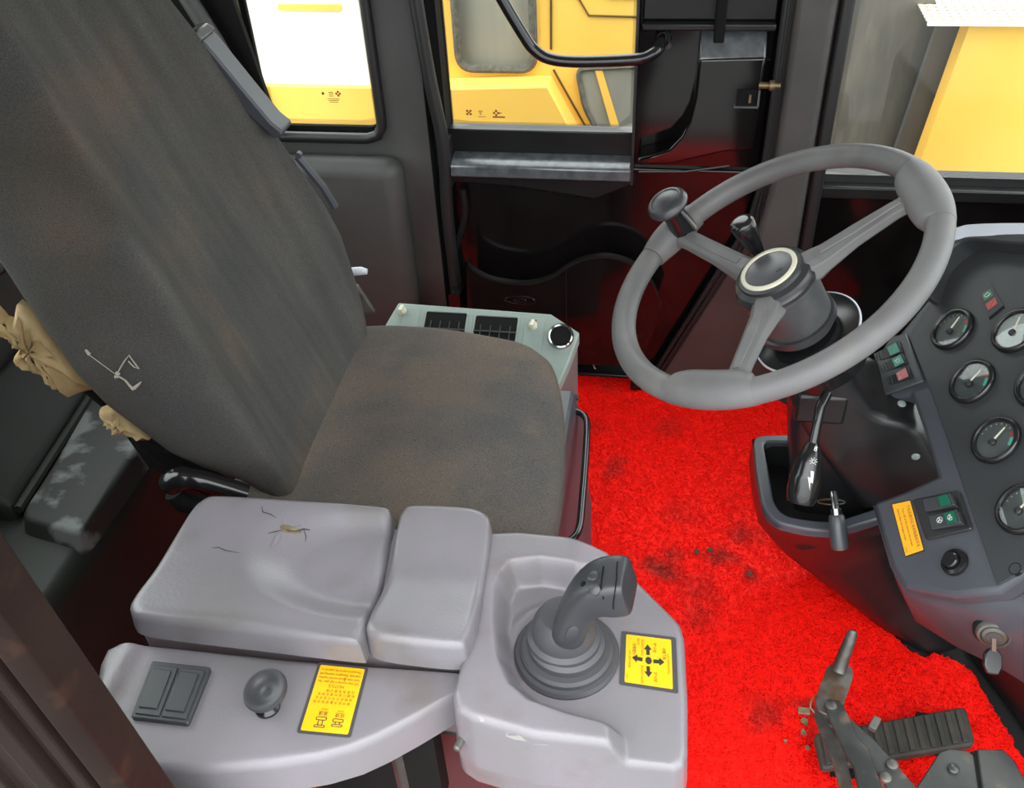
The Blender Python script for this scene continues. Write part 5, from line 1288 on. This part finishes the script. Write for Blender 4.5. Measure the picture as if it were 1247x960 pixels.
lk = thing('brake_linkage', pz(1050, 900, 0.0), 'worn steel lever linkage with upright rod above the accelerator pedal', 'lever')
mb = MB(); mb.tube([pz(1021, 818, .29), pz(1027, 800, .31), pz(1038, 772, .36), pz(1039, 768, .364)], [.012, .0105, .0085, .006], 16); mb.build('pedal_rod', 'steel', lk, smooth=40)
def zplate(L, z, th, nm, m='steel', bev=.0015, rr=.0):
    P = [pz(a, b, z) if len(t) == 0 else pz(a, b, t[0]) for a, b, *t in L]
    if rr: P = round_poly(P, rr, 4)
    mb = MB(); mb.prism(P, (0, 0, -th)); return mb.build(nm, m, lk, bevel=bev)
zplate([(1009, 808), (1036, 809), (1040, 822), (1024, 868), (1010, 872), (996, 866), (992, 852)], .285, .006, 'link_plate', rr=.012)
zplate([(1000, 858), (1024, 850), (1032, 872), (1064, 900), (1128, 972), (1100, 990), (1060, 930), (1046, 908), (1008, 882)], .27, .006, 'link_arm', 'steelpaint', rr=.006)
zplate([(1003, 856), (1022, 852), (1030, 864), (1046, 900), (1058, 912), (1080, 975), (1050, 985), (1040, 935), (1028, 915), (1012, 880)], .292, .006, 'link_arm', 'steelpaint', rr=.006)
zplate([(990, 862), (1004, 870), (1026, 910), (1040, 960), (1026, 975), (1014, 925), (994, 880)], .262, .006, 'link_arm', 'steel', rr=.004)
for a, b, z in ((1012, 860, .293), (1086, 932, .271), (1078, 948, .271)):
    mb = MB(); mb.lathe(pz(a, b, z), (0, 0, 1), [(.009, -.03), (.009, .004), (.006, .006)], 18); mb.build('pivot_pin', 'steel', lk)
mb = MB(); mb.tube([pz(996, 846, .28), pz(988, 853, .28), pz(987, 862, .275), pz(992, 868, .27)], .0014, 6); mb.build('retaining_ring', 'brass', lk)
mb = MB(); mb.box(pz(979, 866, .255), (.018, .010, .005)); mb.build('link_tab', 'torn', lk)
mb = MB(); mb.box(pz(1065, 882, .275), (.012, .024, .010), M3=Matrix.Rotation(-.5, 3, 'Z')); mb.build('link_stop', 'steel', lk, bevel=.001)
bk = thing('pedal_bracket', pz(1190, 940, 0), 'folded black steel bracket at the corner beside accelerator pedal', 'bracket')
P = [pz(a, b, .27) for a, b in ((1114, 962), (1144, 916), (1156, 912), (1178, 914), (1186, 920), (1196, 990), (1110, 990))]
mb = MB(); mb.prism(P, (0, 0, -.008)); mb.build('bracket_plate', 'steelpaint', bk, bevel=.002)
P = [pz(a, b, .265) for a, b in ((1189, 912), (1222, 912), (1236, 926), (1262, 975), (1262, 990), (1200, 990))]
mb = MB(); mb.prism(P, (0, 0, -.008)); mb.build('bracket_plate', 'steelpaint', bk, bevel=.003)
mb = MB(); mb.prism([pz(a, b, .262) for a, b in ((1182, 916), (1192, 913), (1204, 990), (1194, 990))], (0, 0, -.02)); mb.build('bracket_fold', 'blackmatte', bk)
mb = MB(); mb.lathe(pz(1161, 937, .271), (0, 0, 1), [(.0085, -.002), (.0085, .003), (.006, .005)], 18); mb.build('bracket_bolt', 'steelpaint', bk)
mb = MB(); mb.prism([pz(a, b, .255) for a, b in ((1120, 968), (1180, 950), (1250, 950), (1260, 990), (1120, 990))], (0, 0, -.25)); mb.build('bracket_post', 'blackmatte', bk)
# debris on the mat
DB = [(848, 673, .006, 'dry_leaf', 'dry leaf scrap on dark mat stain nearer the joystick'), (865, 671, .006, 'dry_leaf', 'dry leaf scrap on dark mat stain nearer the pedestal'), (912, 700, .005, 'dry_leaf', 'lone dry leaf scrap on mat close to black pedestal'),
      (980, 880, .007, 'dirt_clod', 'largest dry dirt clod beside the brake linkage'), (978, 893, .006, 'dirt_clod', 'second dirt clod below largest one beside the linkage'), (956, 904, .003, 'dirt_clod', 'smallest dirt crumb out on the open red mat'), (983, 912, .004, 'dirt_clod', 'small dirt crumb touching end of accelerator pedal')]
for i, (a, b, r, nm_, lb) in enumerate(DB):
    c = pz(a, b, .016); rg = random.Random(i); mb = MB()
    L = [c+Vector((r*(1+rg.uniform(-.4, .4))*math.cos(t), r*(1+rg.uniform(-.4, .4))*math.sin(t), rg.uniform(0, .003))) for t in [k*math.pi/4 for k in range(8)]]
    mb.prism(L, (0, 0, .003))
    mb.build(nm_, 'ash' if nm_ == 'dry_leaf' else 'torn', label=lb, cat='debris', group='dry leaf scraps on the mat' if nm_ == 'dry_leaf' else 'dirt clods by the pedal')
mb = MB(); c = pyy(724, 449, 2.05); mb.tube([c, c+Vector((-.004, -.004, .02)), c+Vector((-.003, -.002, .012)), c+Vector((.004, -.006, .003))], .0012, 5); mb.build('straw', 'ivory', label='tiny yellowish straw caught at the far door sill', cat='debris')
